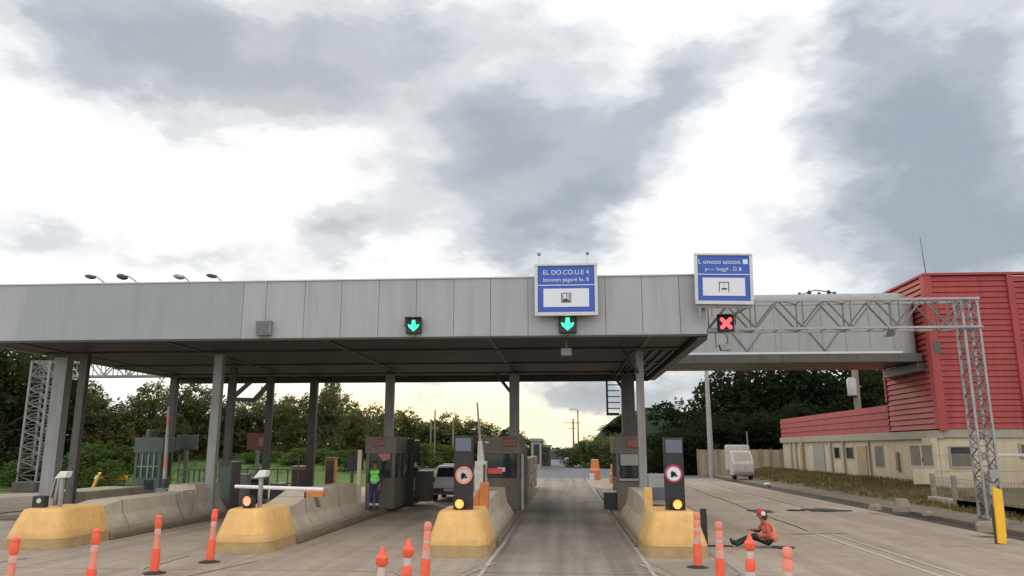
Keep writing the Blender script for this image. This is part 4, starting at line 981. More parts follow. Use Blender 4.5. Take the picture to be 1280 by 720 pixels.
# yellow marker
pb_ = G(1254,680,0); pb_.y = 21.4
t = thing('yellow_marker', 'tall yellow marker board leaning beside the kerb at right', 'marker', (11.15,21.4,0))
A0, A1, B0, B1 = Q(1241,608,21.4), Q(1252,613,21.4), Q(1248,680,21.4), Q(1259,677,21.4)
MB().prism([(B0.x,.02),(B0.x+.2,.0),(B0.x+.2,.18),(B1.x,.18),(A1.x,A1.z),(A0.x,A0.z)],'y',21.38,21.46).build('board','yellowsign',t,bevel=.008)
MB().box(B0.x-.02,B1.x+.02,21.47,21.53,0,.9).build('back_post','coldark',t)
# ------------------------------------------------------------------ FOOTBRIDGE
t = thing('footbridge', 'enclosed pale grey footbridge joining the canopy to the red building', 'footbridge', (11,39,7))
z0, z1, xa, xb, ya, yb = 7.0, 10.12, 3.2, 17.5, 39.0, 43.6
n = 8; prof = [(ya,z0),(ya,z1-.5)]
for k in range(1,n): a_ = math.pi/2*k/n; prof.append((ya+.5-.5*math.cos(a_), z1-.5+.5*math.sin(a_)))
prof += [(yb-.5,z1),(yb,z1-.5),(yb,z0)]
MB().prism(prof,'x',xa,xb-.9).build('cladding','bridge',t,smooth=True)
rings=[]
for (x,in_) in ((xb-.895,0),(xb-.5,.06),(xb-.1,.3),(xb+.1,.7)):
    rings.append([(x, y+ (in_ if y<41 else -in_), z-(in_*.5 if z>z0+.5 else 0)) for y,z in prof])
MB().loft(rings).build('rounded_end','bridge',t,smooth=True)
b = MB(); x = xa+.4
while x < xb-1: b.box(x,x+.03,ya-.012,ya+.02,z0+.02,z1-.55); x += 1.15
b.build('panel_seam','galvd',t)
x = xa+1.2
while x < xb-2:
    MB().bar((x,ya-.03,z0+1.35),(x+.9,ya-.03,z0+.15),.05).bar((x+.9,ya-.03,z0+.15),(x+1.8,ya-.03,z0+1.35),.05).build('brace','galvdk',t); x += 3.8
MB().box(xa,xb,ya-.05,ya+.35,z0-.42,z0-.002).box(xa,xb,ya+.352,yb,z0-.36,z0-.1).build('floor_beam','coldark',t,bevel=.01)
MB().box(xa,xb-.9,ya-.06,ya-.014,z0+.0,z0+.10).build('lower_rail','trim',t)
MB().box(xb-.2,18.6,ya+.1,yb-.3,z0-.9,z0-.43).build('bearing','coldark',t,bevel=.05)
b = MB(); xq = Q(1000,365,40.5).x
b.box(xq-.2,xq+2.0,40.2,41.6,z1+.002,z1+.14)
for k,dx in enumerate((0,.5,1.0,1.5,1.8)): b.lathe((xq+dx,40.6,z1+.14),[(.12,0),(.1,.12+.08*(k%2)),(.03,.2+.1*(k%2))],8)
b.tube([(xq+.1,40.5,z1+.2),(xq+.8,40.5,z1+.42),(xq+1.8,40.5,z1+.25)],.03,6)
b.build('roof_machinery','black',t)

# ------------------------------------------------------------------ RED BUILDING
XA = 17.75; Y0 = 38.4; YM = 44.0; YE = 66.0; XE = 46
t = thing('service_building', 'two storey building with red metal cladding above beige walls', 'building', (XA,Y0,0))
zr0, zr1, zl0, zl1 = 3.32, 10.75, 3.25, 4.78
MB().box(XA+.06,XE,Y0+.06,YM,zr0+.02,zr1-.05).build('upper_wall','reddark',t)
b = MB(); ns = 27; h = (zr1-zr0)/ns
def lap(b, x0,y0,x1,y1, z0, z1, nrm, d=.06, bow=0):
    # sloping weatherboard between two plan points
    nx_, ny_ = nrm; seg = 14
    vs=[];fs=[]
    for k in range(seg+1):
        s=k/seg; x=x0+(x1-x0)*s; y=y0+(y1-y0)*s; w=bow*math.sin(s*math.pi*2.0+z0*1.1)
        vs += [(x+nx_*d,y+ny_*d,z0+w),(x+nx_*.012,y+ny_*.012,z1+w-.03),(x,y,z0+w)]
    for k in range(seg):
        o=3*k; fs += [(o,o+3,o+4,o+1),(o+2,o+5,o+3,o)]
    b.add(vs,fs)
for i in range(ns): lap(b, XA+.30,Y0,21.6,Y0, zr0+i*h, zr0+(i+1)*h, (0,-1), .05)
for i in range(ns): lap(b, 21.9,Y0-.02,XE,Y0-.02, zr0+i*h, zr0+(i+1)*h, (0,-1), .06, .07)
for i in range(ns): lap(b, XA,YM,XA,Y0+.3, zr0+i*h, zr0+(i+1)*h, (-1,0), .08)
b.build('cladding','redclad',t)
MB().box(XA-.1,XA+.28,Y0-.12,Y0+.3,zr0,zr1).box(21.6,21.9,Y0-.15,Y0+.05,zr0,zr1).box(XA-.12,XE,Y0-.16,Y0+.2,zr1+.002,zr1+.12).box(XA-.12,XA+.2,Y0+.202,YM+.1,zr1+.002,zr1+.12).box(XA-.11,XA+.2,YM-.02,YM+.2,zl1+.1,zr1).box(XA-.12,XA+.28,Y0-.14,Y0-.122,zr0-.1,zr0+.1).build('corner_trim','redtrim',t,bevel=.02)
b = MB(); b.box(XA+.02,XE,YM+.202,YE,zl0,zl1-.03); b.build('lower_roof','redtrim',t)
b = MB()
for i in range(4): lap(b, XA,YE,XA,YM+.2, zl0+i*.38, zl0+(i+1)*.38, (-1,0), .05)
b.build('roof_fascia','redclad',t)
MB().box(XA-.1,XA-.055,YM+.6,YE+.03,zl0-.02,zl1).box(XA-.1,XA+.3,YE+.002,YE+.06,zl0,zl1).build('fascia_end','redtrim',t) if False else None
MB().box(XA-.16,XA+.1,Y0+.0,YE+.05,zl0-.40,zl0-.003).box(XA+.1,XE,Y0-.0,Y0+.3,zr0-.42,zr0-.003).build('lintel_beam','beigeb',t,bevel=.02)
MB().box(XA,XE,Y0+1.1,YE-.2,0,zl0-.403).build('wall','beige',t)
# porch front volume
MB().box(17.3,XE,Y0+.1,Y0+1.095,0,zr0-.425).build('front_wall','beige',t,bevel=.01)
def win(x0,x1,z0_,z1_,yy,parent,mull=True,fm='beigeb',gm='glass'):
    f = MB(); d=.06
    f.box(x0-.07,x1+.07,yy-d,yy-.002,z0_-.09,z0_-.002).box(x0-.07,x1+.07,yy-d,yy-.002,z1_+.002,z1_+.07).box(x0-.07,x0-.001,yy-d,yy-.002,z0_,z1_).box(x1+.001,x1+.07,yy-d,yy-.002,z0_,z1_)
    if mull: f.box((x0+x1)/2-.04,(x0+x1)/2+.04,yy-d+.01,yy-.002,z0_,z1_)
    w=f.build('window',fm,parent); MB().box(x0,x1,yy-.03,yy-.004,z0_,z1_).build('pane',gm,w); return w
yy = Y0+.1
def qx(px,py): q=Q(px,py,yy); return q
a_, c_ = qx(1136,557), qx(1166,582); win(a_.x,c_.x,c_.z,a_.z,yy,t,gm='boothwall')
a_, c_ = qx(1187,559), qx(1216,583); win(a_.x,c_.x,c_.z,a_.z,yy,t,False,gm='boothwall')
MB().box(a_.x,c_.x,yy-.045,yy-.032,a_.z-.28,a_.z).build('blind_gap','black',t)
a_, c_ = qx(1275,556), qx(1300,570); win(a_.x,c_.x,c_.z,a_.z,yy,t,False)
a_, c_ = qx(1140,584), qx(1172,622); d_=MB().box(a_.x,c_.x,yy-.035,yy-.002,.75,a_.z).build('door','beige',t,bevel=.01); MB().box(c_.x-.55,c_.x-.5,yy-.06,yy-.036,1.75,1.95).build('handle','black',d_)
b = MB()
for x in (17.6,20.1,21.7,24.3,26.5): b.box(x,x+.02,yy-.008,yy-.001,.6,2.85)
for z in (1.35,2.05): b.box(17.35,30,yy-.0075,yy-.001,z,z+.015)
b.build('render_joint','wood',t)
a_ = qx(1222,568); MB().bar((a_.x,Y0-1.5,a_.z),(a_.x+2.4,Y0-1.5,a_.z),.1).bar((a_.x+2.4,Y0-1.5,a_.z),(a_.x+2.4,yy,a_.z),.08).build('porch_rail','trim',t)
a_ = qx(1155,443); 
xw_ = XA-.1; MB().box(XA+.05,XA+.35,Y0-.14,Y0-.122,6.9,7.5).build('small_window','glass',t)
# side wall (faces the road): windows, doors, pilasters at X = XA
def sidebox(px0_, px1_, z0_, z1_, m, name, d=.05, lab=None):
    y_a = Q(px0_,600,1).x; 
    def yat(px):
        r_ = ray(px, 580); return XA/r_[0]*r_[1]
    ya_, yb_ = sorted((yat(px0_), yat(px1_)))
    return MB().box(XA-d,XA-.002,ya_,yb_,z0_,z1_).build(name,m,t,lab)
for (p0_,p1_) in ((1045,1051),(1060,1068)):
    w=sidebox(p0_-1,p1_+1,1.72,2.52,'beigeb','window',.03)
    r0_=sidebox(p0_,p1_,1.8,2.45,'glass','pane',.045); r0_.parent=w
w=sidebox(1095,1106,1.35,2.6,'beigeb','window',.03); r0_=sidebox(1096,1105,1.42,2.5,'boothwall','pane',.045); r0_.parent=w
sidebox(1073,1085,.3,2.55,'tan','door'); sidebox(1018,1032,.3,2.7,'boothgrey','door',lab='grey recessed door of the side wall')
sidebox(1123,1125.5,1.2,2.2,'wood','drain_pipe',.12)
for p0_ in (990,996,1003,1040,1056,1088): sidebox(p0_,p0_+1.8,.3,zl0-.42,'beigeb','pilaster',.12)
sidebox(1005,1007,.3,zl0+.0,'tan','drain_pipe',.2)
p = Q(1158,345,Y0+.5); MB().tube([(p.x,Y0+.5,zr1),(p.x-.1,Y0+.5,zr1+2.15)],[.03,.012],6).build('antenna','coldark',t)
# ------------------------------------------------------------------ poles
def pole(px, base_z, Y, H, r0, r1, label, m, name='street_lamp', cat='street lamp', arm_=0):
    x = Q(px,560,Y).x
    t = thing(name, label, cat, (x,Y,base_z))
    MB().tube([(x,Y,base_z),(x,Y,H)],[r0,r1],12).build('pole',m,t,smooth=True)
    if arm_:
        MB().tube([(x,Y,H-.05),(x+arm_*.5,Y,H+.12),(x+arm_,Y,H+.15)],.04,8).build('arm',m,t,smooth=True)
        MB().box(min(x+arm_,x+arm_*1.5),max(x+arm_,x+arm_*1.5),Y-.15,Y+.15,H+.08,H+.2).build('lamp_head','galvd',t,bevel=.03)
    return t
pole(888,.13,62,8.6,.24,.15,'tall grey tapering pole before the beige panel fence','galv',arm_=-.9)
t = pole(1077,.1,72,13.5,.34,.26,'weathered wooden utility pole behind the lower red roof','wood','utility_pole','utility pole')
x = Q(1064,486,72); MB().lathe((x.x,71.8,x.z-.7),[(.3,0),(.42,.08),(.42,1.5),(.25,1.7)],14).build('transformer','galv',t,smooth=True); MB().bar((x.x,72,x.z+.2),(Q(1077,485,72).x,72,x.z+.2),.1).build('bracket','galvd',t)
t = pole(723,.2,120,8.2,.14,.09,'dark slender lamp pole far down the middle lane','coldark',arm_=-.8)
t = pole(717,.1,150,8.0,.2,.16,'distant wooden pole with a crossarm left of the lamp pole','wood','utility_pole','utility pole')
x = Q(717,560,150).x; MB().bar((x-1.8,150,7.2),(x+1.4,150,7.2),.16).bar((x-1.0,150,6.2),(x+.6,150,6.2),.14).build('crossarm','wood',t)
for px, H in ((538,8.0),(543,9.0),(566,8.2)):
    lab = {538:'left slim pole of the trio before the far tree line',543:'tallest slim pole of the trio before the far tree line',566:'right slim pole standing alone above the silver car'}[px]
    pole(px,1,88,H-2.3,.12,.09,lab,'wood','utility_pole','utility pole')
# far end of the road: low pale buildings and dark truck
for (pxa,pxb,pya,pyb,Y,m,lab) in ((688,706,562,572,175,'coldark','dark flat roofed shed at the far end of the road'),(706,712,563,573,170,'white','small white hut at the far end of the road'),(664,676,548,575,95,'boothgrey','pale cabin beyond the middle booth at the lane edge'),(676,688,556,574,110,'coldark','brown shed beside the far end of the middle lane')):
    a_, c_ = Q(pxa,pya,Y), Q(pxb,pyb,Y)
    t = thing('far_building', lab, 'building', ((a_.x+c_.x)/2,Y,0))
    MB().box(a_.x,c_.x,Y,Y+4,0,a_.z-.35).build('wall',m,t)
    MB().box(a_.x-.15,c_.x+.15,Y-.2,Y+4.2,a_.z-.349,a_.z).build('roof','galvd',t)
    MB().box(a_.x*.5+c_.x*.5-.3,a_.x*.5+c_.x*.5+.4,Y-.04,Y-.003,.6,a_.z-.7).build('door','black',t)
p = Q(734,574,100); t = thing('yellow_skip', 'yellow green container beside the shrubs far down the road', 'container', (Q(720,570,105).x,105,0))
x = Q(720,570,105).x; MB().prism([(x-.55,.45),(x+.55,.45),(x+.7,1.9),(x-.7,1.9)],'y',105,106.5).build('bin_body','yellowsign',t,bevel=.03); MB().box(x-.72,x+.72,104.9,106.6,1.902,2.0).build('lid','drygrass',t)
# yellow slanted gate arm and low yellow rail on the left
a_, c_ = Q(111,610,37), Q(125,591,37); t = thing('leaning_bar', 'short yellow white bar leaning on the left verge', 'bar', (a_.x,37,a_.z))
MB().bar((a_.x,37,.02),(c_.x,37,c_.z),.14,.1).build('bar','yellowsign',t); MB().bar(a_.lerp(c_,.6),a_.lerp(c_,.8),.15,.11).build('band','white',t)
a_, c_ = Q(120,604,46), Q(158,603,46); t = thing('guard_rail', 'low yellowish guard rail left of the green kiosk', 'guard rail', (a_.x,46,0))
MB().box(a_.x,c_.x,46,46.08,.55,.8).build('rail','yellowsign',t,bevel=.02)
for k in range(4): MB().box(a_.x+.1+k*(c_.x-a_.x-.2)/3-.05,a_.x+.1+k*(c_.x-a_.x-.2)/3+.05,46.09,46.2,-.02,.75).build('post','wood',t)
a_, c_ = Q(15,600,42), Q(42,618,42); tag(MB().box(a_.x,c_.x,42,43,0,a_.z-.1).build('dark_cabinet','coldark',None,bevel=.05),'dark low utility cabinet on the grass beside the left mast','cabinet')
# railings of the pedestrian crossing behind island one and two
for (pa, pb2, Y, zt3, lab) in ((222,262,31,1.55,'thin metal railing between the two left columns'),(296,372,34,1.5,'thin dark railing behind the horizontal white bar')):
    a_, c_ = Q(pa,600,Y), Q(pb2,600,Y); t = thing('railing', lab, 'railing', (a_.x,Y,.16)); b = MB()
    for z in (.9,zt3): b.bar((a_.x,Y,z),(c_.x,Y,z),.05)
    n = 6
    for k in range(n+1): x=a_.x+(c_.x-a_.x)*k/n; b.bar((x,Y,.16),(x,Y,zt3+(.6 if k in (0,n) else 0)),.05)
    b.build('rails','greenframe',t)
# glass screens (dark framed) behind island one
for (pa, pb2, Y, lab) in ((272,290,29.5,'dark equipment cabinet behind the left front column'),):
    a_, c_ = Q(pa,600,Y), Q(pb2,600,Y); t = thing('equipment_cabinet', lab, 'cabinet', (a_.x,Y,.16))
    MB().box(a_.x,c_.x,Y,Y+.8,.16,1.9).build('body','coldark',t,bevel=.03); MB().box(a_.x+.06,c_.x-.06,Y-.015,Y-.003,.5,1.7).build('door','greenframe',t)
for (px,py,w,h_,Y,m,lab) in ((300,600,.55,1.3,32,'boothgrey','pale grey cabinet under the canopy left of the red lamp'),(318,604,.5,1.1,33,'black','black square cabinet behind the small red lamp'),(346,607,.6,.9,33,'wood','brown low cabinet right of the sensor post'),(375,596,.9,1.5,38,'barrelo','brown orange block wall behind the dark column'),(412,592,.5,1.9,40,'barrelo','orange brown stack left of the black monitor')):
    x = Q(px,py,Y).x; t = thing('roadside_cabinet', lab, 'cabinet', (x,Y,0), 'cabinets under the left of the canopy')
    MB().box(x-w/2,x+w/2,Y,Y+.5,0,h_).build('body',m,t,bevel=.03); MB().box(x-w/2+.05,x+w/2-.05,Y-.015,Y-.003,.3,h_-.12).build('door','galvd' if m=='boothgrey' else 'coldark',t); MB().box(x-w/2-.04,x+w/2+.04,Y-.04,Y+.54,h_+.002,h_+.05).build('top','galvd',t)
# gate frame on island one wall
x = Q(236,627,25); x0_ = -12.42; t = thing('tubular_rail', 'small upright tubular rail fixed to the leftmost barrier wall', 'rail', (x0_,24.9,.16))
MB().tube([(x0_+.1,24.7,.16),(x0_+.1,24.7,1.05),(x0_+.1,25.5,1.05),(x0_+.1,25.5,.16)],.025,6).tube([(x0_+.12,25.3,.16),(x0_+.12,25.3,1.05)],.02,6).build('tube','galvd',t)

# ------------------------------------------------------------------ HILL
hb = MB(); nxh, nyh = 40, 30; cx_, cy_ = 15.5, 138.0
vs=[]
for j in range(nyh+1):
    for i in range(nxh+1):
        u=i/nxh*2-1; v=j/nyh*2-1; r_=math.sqrt(u*u+v*v)
        h_=max(0,1-r_*r_)**.6*9.6; x=cx_+u*12.5; y=cy_+v*22
        h_ += noise.noise(Vector((x*.3,y*.3,0)))*.5*min(1,h_)
        vs.append((x,y,h_-.3))
hb.add(vs,[(j*(nxh+1)+i,j*(nxh+1)+i+1,(j+1)*(nxh+1)+i+1,(j+1)*(nxh+1)+i) for j in range(nyh) for i in range(nxh)])
struct(hb.build('hill','hill',smooth=True))
# ------------------------------------------------------------------ TREES
def crown_mesh(name, seed, n, m, leaf=.035, lobes=9, low=-.75, gap=.0):
    rr = random.Random(seed); L_ = []
    for k in range(lobes):
        a_ = rr.uniform(0,6.28); z = rr.uniform(low,.62); q = math.sqrt(max(.05,1-z*z))*rr.uniform(.25,.62)
        L_.append((q*math.cos(a_),q*math.sin(a_),z,rr.uniform(.30,.48)))
    L_.append((0,0,.0,.6)); L_.append((0,0,-.4,.55)); L_.append((rr.uniform(-.2,.2),0,.55,.36))
    b = MB(); 
    # twiggy clumps: each clump a handful of leaves
    while len(b.f) < n:
        lx,ly,lz,lr = rr.choice(L_)
        v = Vector((rr.gauss(0,1),rr.gauss(0,1),rr.gauss(0,1))).normalized()*lr*(rr.random()**.33)*rr.uniform(.8,1.12)
        c_ = Vector((lx,ly,lz))+v
        if noise.noise(c_*4.2+Vector((seed,0,0))) < -.16+gap: continue
        for _ in range(6):
            o_ = c_+Vector((rr.gauss(0,.035),rr.gauss(0,.035),rr.gauss(0,.03)))
            d1 = Vector((rr.gauss(0,1),rr.gauss(0,1),rr.gauss(0,.7))).normalized(); d2 = d1.cross(Vector((rr.gauss(0,1),rr.gauss(0,1),rr.gauss(0,1)))).normalized()
            s_ = leaf*rr.uniform(.6,1.3)
            b.add([o_-d1*s_,o_-d2*s_*.55,o_+d1*s_,o_+d2*s_*.55],[(0,1,2,3)])
    me = bpy.data.meshes.new(name); me.from_pydata(b.v,[],b.f); me.materials.append(M[m]); return me
def trunk_mesh(seed):
    rr = random.Random(seed); b = MB()
    b.tube([(0,0,0),(.05,0,.25),(-.02,.03,.5),(.03,0,.8)],[.035,.028,.02,.008],8)
    for k in range(6):
        a_=rr.uniform(0,6.28); z=rr.uniform(.25,.6); b.tube([(0,0,z),(.13*math.cos(a_),.13*math.sin(a_),z+.12),(.28*math.cos(a_),.28*math.sin(a_),z+.2)],[.014,.009,.004],5)
    me = bpy.data.meshes.new('trunk'); me.from_pydata(b.v,[],b.f); me.materials.append(M['bark']); return me
crowns = {k: [crown_mesh('crown', s+10*i, 7000, 'leaf'+k, (.036 if k!='right' else .042), 10, gap=g_) for s in ((1,2,3,4,5) if k=='mid' else (1,2,3))] for i,(k,g_) in enumerate((('dark',.03),('mid',.17),('right',-.4),('light',.0)))}
trunks = [trunk_mesh(1), trunk_mesh(2)]
tcount = [0]
def tree(px, topy, Y, rad, kind, label, group, base=None, name='tree', cat='tree', squash=1.0, cz=None):
    top = Q(px, topy, Y); x = top.x; gz = terr(x, Y) if base is None else base
    H = top.z-gz; tcount[0] += 1; i = tcount[0]
    t = thing(name, label, cat, (x, Y, gz), group)
    tr = bpy.data.objects.new('trunk', trunks[i%2]); C.objects.link(tr); tr.parent = t; tr.scale = (H,H,H)
    c_ = bpy.data.objects.new('crown', crowns[kind][i%len(crowns[kind])]); C.objects.link(c_); c_.parent = t
    hz = H*.53; c_.location = (0,0,H-hz*1.0); c_.scale = (rad*1.15, rad*1.15, hz*1.05); c_.rotation_euler = (0,0,i*1.7)
    return t
GL = 'trees behind the left toll lanes'
left = [(-45,395,50,5.2),(8,418,52,4.8),(48,432,57,4.2),(72,462,60,3.6),(108,478,62,3.6),(138,494,60,3.4),(168,500,64,3.2),(196,470,63,2.8),(222,490,66,3.3),(252,480,68,3.4),(284,503,70,3.2),(312,498,72,3.4),(340,484,74,3.3),(368,503,72,3.2),(396,488,70,3.0),(417,462,72,1.9),(440,498,76,3.0),(466,502,80,3.4),(492,514,86,3.8)]
words = ['dark leafy tree cut by the left frame edge','tall dark tree directly left of the left mast','dark tree crown directly behind the left mast','tree filling the gap between mast and wide grey column','tree top just right of the dark left column','rounded tree beneath the far gantry beam','broad tree above the roof of the green kiosk','pointed tree top beside the red and white arm','tree just right of the red and white arm','tree left of the left front column','tree between the column and the dark braced prop','tree behind the dull red display board','tree under the slanting arms of the braced prop','tree left of the slim dark rear column','tree touching the slim dark rear column','narrow tall tree with a spiky top beside the slim column','tree left of the rear column with lit edges','tree behind the rear column near the plant booth','tree above the dark booth beside the standing worker']
for (a_, w_) in zip(left, words): tree(*a_, 'dark' if a_[0] < 90 else 'mid', w_, GL)
row2 = [(516,524,94,4.2,'tree left of the three slim poles'),(545,522,96,4.4,'tree directly behind the slim poles'),(562,512,97,3.6,'tallest tree crown right of the slim poles'),(585,520,98,4.2,'tree behind the top of the left black pillar'),(612,529,100,4.2,'tree behind the raised pale barrier arm'),(640,538,104,4.2,'tree beyond the roof of the middle booth'),(668,546,108,2.2,'small umbrella shaped tree right of the middle booth')]
for a_ in row2: tree(*a_[:4], 'mid', a_[4], GL)
# second denser row lower down
low = [(20,480,58,5),(75,500,66,5),(125,515,70,5),(180,518,72,5),(235,515,74,5),(290,522,78,5),(345,520,80,5),(400,522,80,5),(450,525,84,5),(500,530,92,5),(560,536,104,5)]
wl = ['low dense tree behind the left mast base','low tree behind the wide grey column','low tree under the pale sky gap','low dense tree behind the kiosk roof','low tree behind the grey board','low tree behind the left front column foot','low tree behind the red board post','low tree behind the slim dark column foot','low tree behind the black monitor','low tree left of the green traffic light','low tree behind the silver car']
for a_, w_ in zip(low, wl): tree(*a_, 'dark', w_, 'low trees forming the dark belt behind the left lanes')
# light green shrubs
sh = [(25,575,46,2.2,'round green shrub at the foot of the left mast'),(60,560,47.5,2.0,'green shrub between mast and wide grey column'),(112,548,47,2.4,'tallest light green shrub right of the dark left column'),(145,556,48,2.2,'light green shrub left of the green kiosk'),(135,575,45,1.6,'low pale green shrub beside the yellow rail'),(330,562,66,2.4,'green shrub behind the dull red board post'),(432,560,62,1.7,'yellow green shrub left of the black monitor'),(370,560,64,2.0,'green shrub left of the slim dark column'),(405,560,66,1.8,'green shrub right of the slim dark column'),(530,552,82,2.8,'light green shrub left of the slim poles over the car'),(556,556,84,2.6,'light green shrub directly above the silver car')]
for a_ in sh: tree(*a_[:4], 'light', a_[4], 'light green shrubs on the left bank', name='shrub', cat='shrub')
GR = 'large trees on the right behind the footbridge'
rt = [(838,535,74,3.2),(858,496,82,4.6),(886,470,86,5.2),(918,452,88,5.4),(952,442,88,5.6),(990,438,86,5.6),(1028,440,84,5.4),(1064,442,82,5.2),(1100,446,78,5.0),(1140,452,76,5.0),(875,520,76,4.6),(915,510,78,4.8),(955,505,78,4.8),(1000,500,76,4.8),(1045,495,76,4.8),(1088,500,72,4.5)]
wr = ['slender outermost tree at the left foot of the dark grove','left shoulder tree of the dark grove beside the sky','dark tree left of the tall grey pole','dark tree just right of the tall grey pole top','dark tree above the white truck','dark tree above the tip of the lower red roof','dark tree left of the transformer','dark tree behind the transformer and wooden pole','dark tree right of the wooden pole','dark tree behind the red upper wall','lower dark tree left of the tall grey pole foot','lower dark tree behind the left end of the fence','lower dark tree directly behind the white truck','lower dark tree above the fence\'s right end','lower dark tree above the lower red roof middle','lower dark tree at the foot of the wooden pole']
for (a_, w_) in zip(rt, wr): tree(*a_, 'right', w_, GR, base=0)
mid = [(712,560,104,2.4,'shrub at the left end of the far green clump'),(730,548,102,3.0,'leafy shrub in the middle of the far green clump'),(750,542,100,3.2,'leafy shrub left of the right booth'),(772,540,98,3.2,'leafy shrub behind the right booth roof'),(815,548,92,3.2,'leafy shrub behind the right island column'),(832,556,84,2.8,'leafy shrub left of the right black pillar')]
for a_ in mid: tree(*a_[:4], 'light' if a_[0] in (750,) else 'mid', a_[4], 'shrubs beyond the right booth', base=0, name='shrub', cat='shrub')
for k,(px,py,Y,rd) in enumerate([(768,527,128,4),(790,515,130,4.2),(812,513,131,4.2),(835,520,130,4)]):
    tree(px,py,Y,rd,'right',['shrub on the left slope of the dark hill','shrub at the crest of the dark hill','shrub right of the hill crest','shrub low on the right slope of the dark hill'][k],'shrubs growing on the dark hill',base=4.5,name='shrub',cat='shrub')
# distant treeline on the horizon: one far-off mass
b = MB(); rr = random.Random(8)
for k in range(5000):
    px = rr.uniform(-300,1500); Y = rr.uniform(250,270); c_ = Q(px,560,Y); h_ = 2+3.2*abs(noise.noise(Vector((px*.02,0,0))))*2+1.5*noise.noise(Vector((px*.1,1,0)))
    z = rr.uniform(0,1)*h_; s_ = rr.uniform(.5,1.1)
    d1 = Vector((rr.gauss(0,1),rr.gauss(0,1),rr.gauss(0,1))).normalized()*s_; d2 = d1.cross(Vector((rr.gauss(0,1),rr.gauss(0,1),rr.gauss(0,1)))).normalized()*s_
    o_ = Vector((c_.x,Y,z)); b.add([o_-d1,o_-d2,o_+d1,o_+d2],[(0,1,2,3)])
o = b.build('distant_woodland','leafdark'); tag(o,'dark distant woodland along the horizon at the end of the road','woodland'); o['kind']='stuff'

# ------------------------------------------------------------------ WORLD: hazy sky with broken cloud
w = bpy.data.worlds.new('World'); bpy.context.scene.world = w; w.use_nodes = True
T = w.node_tree; N = T.nodes; L = T.links; N.clear()
out = N.new('ShaderNodeOutputWorld')
sky = N.new('ShaderNodeTexSky'); sky.sky_type = 'NISHITA'; sky.sun_disc = False
SUN_EL, SUN_AZ = R(24), R(-22)      # azimuth from +Y towards +X
sky.sun_elevation = SUN_EL; sky.sun_rotation = SUN_AZ; sky.air_density = 1.2; sky.dust_density = 3
bg1 = N.new('ShaderNodeBackground'); bg1.inputs['Strength'].default_value = .09; L.new(sky.outputs[0], bg1.inputs['Color'])
tc = N.new('ShaderNodeTexCoord')
def val(x): return x
def mth(op, a, b=None, c=None, clamp=False):
    n = N.new('ShaderNodeMath'); n.operation = op; n.use_clamp = clamp
    for i, x in enumerate((a,b,c)):
        if x is None: continue
        if isinstance(x,(int,float)): n.inputs[i].default_value = x
        else: L.new(x, n.inputs[i])
    return n.outputs[0]
sp = N.new('ShaderNodeSeparateXYZ'); L.new(tc.outputs['Generated'], sp.inputs[0])
X_, Y_, Z_ = sp.outputs
hor = mth('SQRT', mth('ADD', mth('MULTIPLY', X_, X_), mth('MULTIPLY', Y_, Y_)))
az = mth('ARCTAN2', X_, Y_); el = mth('ARCTAN2', Z_, hor)
def noise_(scale, det, off=(0,0,0), zs=2.0, rough=.55, dist=0):
    mp = N.new('ShaderNodeMapping'); mp.inputs['Location'].default_value = off; mp.inputs['Scale'].default_value = (1,1,zs); L.new(tc.outputs['Generated'], mp.inputs['Vector'])
    n = N.new('ShaderNodeTexNoise'); n.inputs['Scale'].default_value = scale; n.inputs['Detail'].default_value = det; n.inputs['Roughness'].default_value = rough; n.inputs['Distortion'].default_value = dist
    L.new(mp.outputs[0], n.inputs['Vector']); return n.outputs['Fac']
wx = mth('SUBTRACT', noise_(6,6,(3,1,2)), .5); wy = mth('SUBTRACT', noise_(6,6,(9,4,7)), .5)
wx2 = mth('SUBTRACT', noise_(22,5,(1,8,2)), .5); wy2 = mth('SUBTRACT', noise_(22,5,(5,2,9)), .5)
azw = mth('MULTIPLY_ADD', wx2, .06, mth('MULTIPLY_ADD', wx, .20, az)); elw = mth('MULTIPLY_ADD', wy2, .04, mth('MULTIPLY_ADD', wy, .16, el))
def ae(px, py):
    d = ray(px, py); return math.atan2(d[0], d[1]), math.atan2(d[2], math.hypot(d[0], d[1]))
# (px, py, semi-axis px along, across, tilt deg (anticlockwise), weight)
blobs = [(180,70,180,75,-12,.8),(370,80,170,70,0,.75),(90,30,60,40,0,.2),(520,40,110,60,0,.42),(640,170,125,66,38,.8),(560,180,90,60,20,.4),(735,245,100,58,25,.95),(840,110,120,40,20,.75),(700,20,110,35,0,.3),(430,285,75,36,25,.75),(650,290,80,36,0,.5),
         (1140,190,105,150,0,.85),(1240,230,120,110,0,.62),(1055,45,60,36,30,.5),(1210,60,110,60,0,.35),(1190,310,150,50,0,.42),(25,285,70,30,-10,.5),(240,328,110,20,0,.5),(930,290,110,30,0,.10),
         (755,492,80,30,0,1.2),(545,484,40,12,0,.55),(160,497,110,14,0,.40),(900,480,90,40,0,.6)]
tot = None
for (px,py,sa,sb,th,wt) in blobs:
    a0, e0 = ae(px, py); k_ = 1/ (F*1.0); ca, sa_ = math.cos(R(th)), math.sin(R(th))
    du = mth('SUBTRACT', azw, a0); dv = mth('SUBTRACT', elw, e0)
    p_ = mth('MULTIPLY_ADD', du, ca/(sa*k_), mth('MULTIPLY', dv, sa_/(sa*k_)))
    q_ = mth('MULTIPLY_ADD', du, -sa_/(sb*k_), mth('MULTIPLY', dv, ca/(sb*k_)))
    r2 = mth('ADD', mth('MULTIPLY', p_, p_), mth('MULTIPLY', q_, q_))
    e_ = mth('MULTIPLY', mth('POWER', 2.718, mth('MULTIPLY', r2, -.9)), wt)
    tot = e_ if tot is None else mth('ADD', tot, e_)
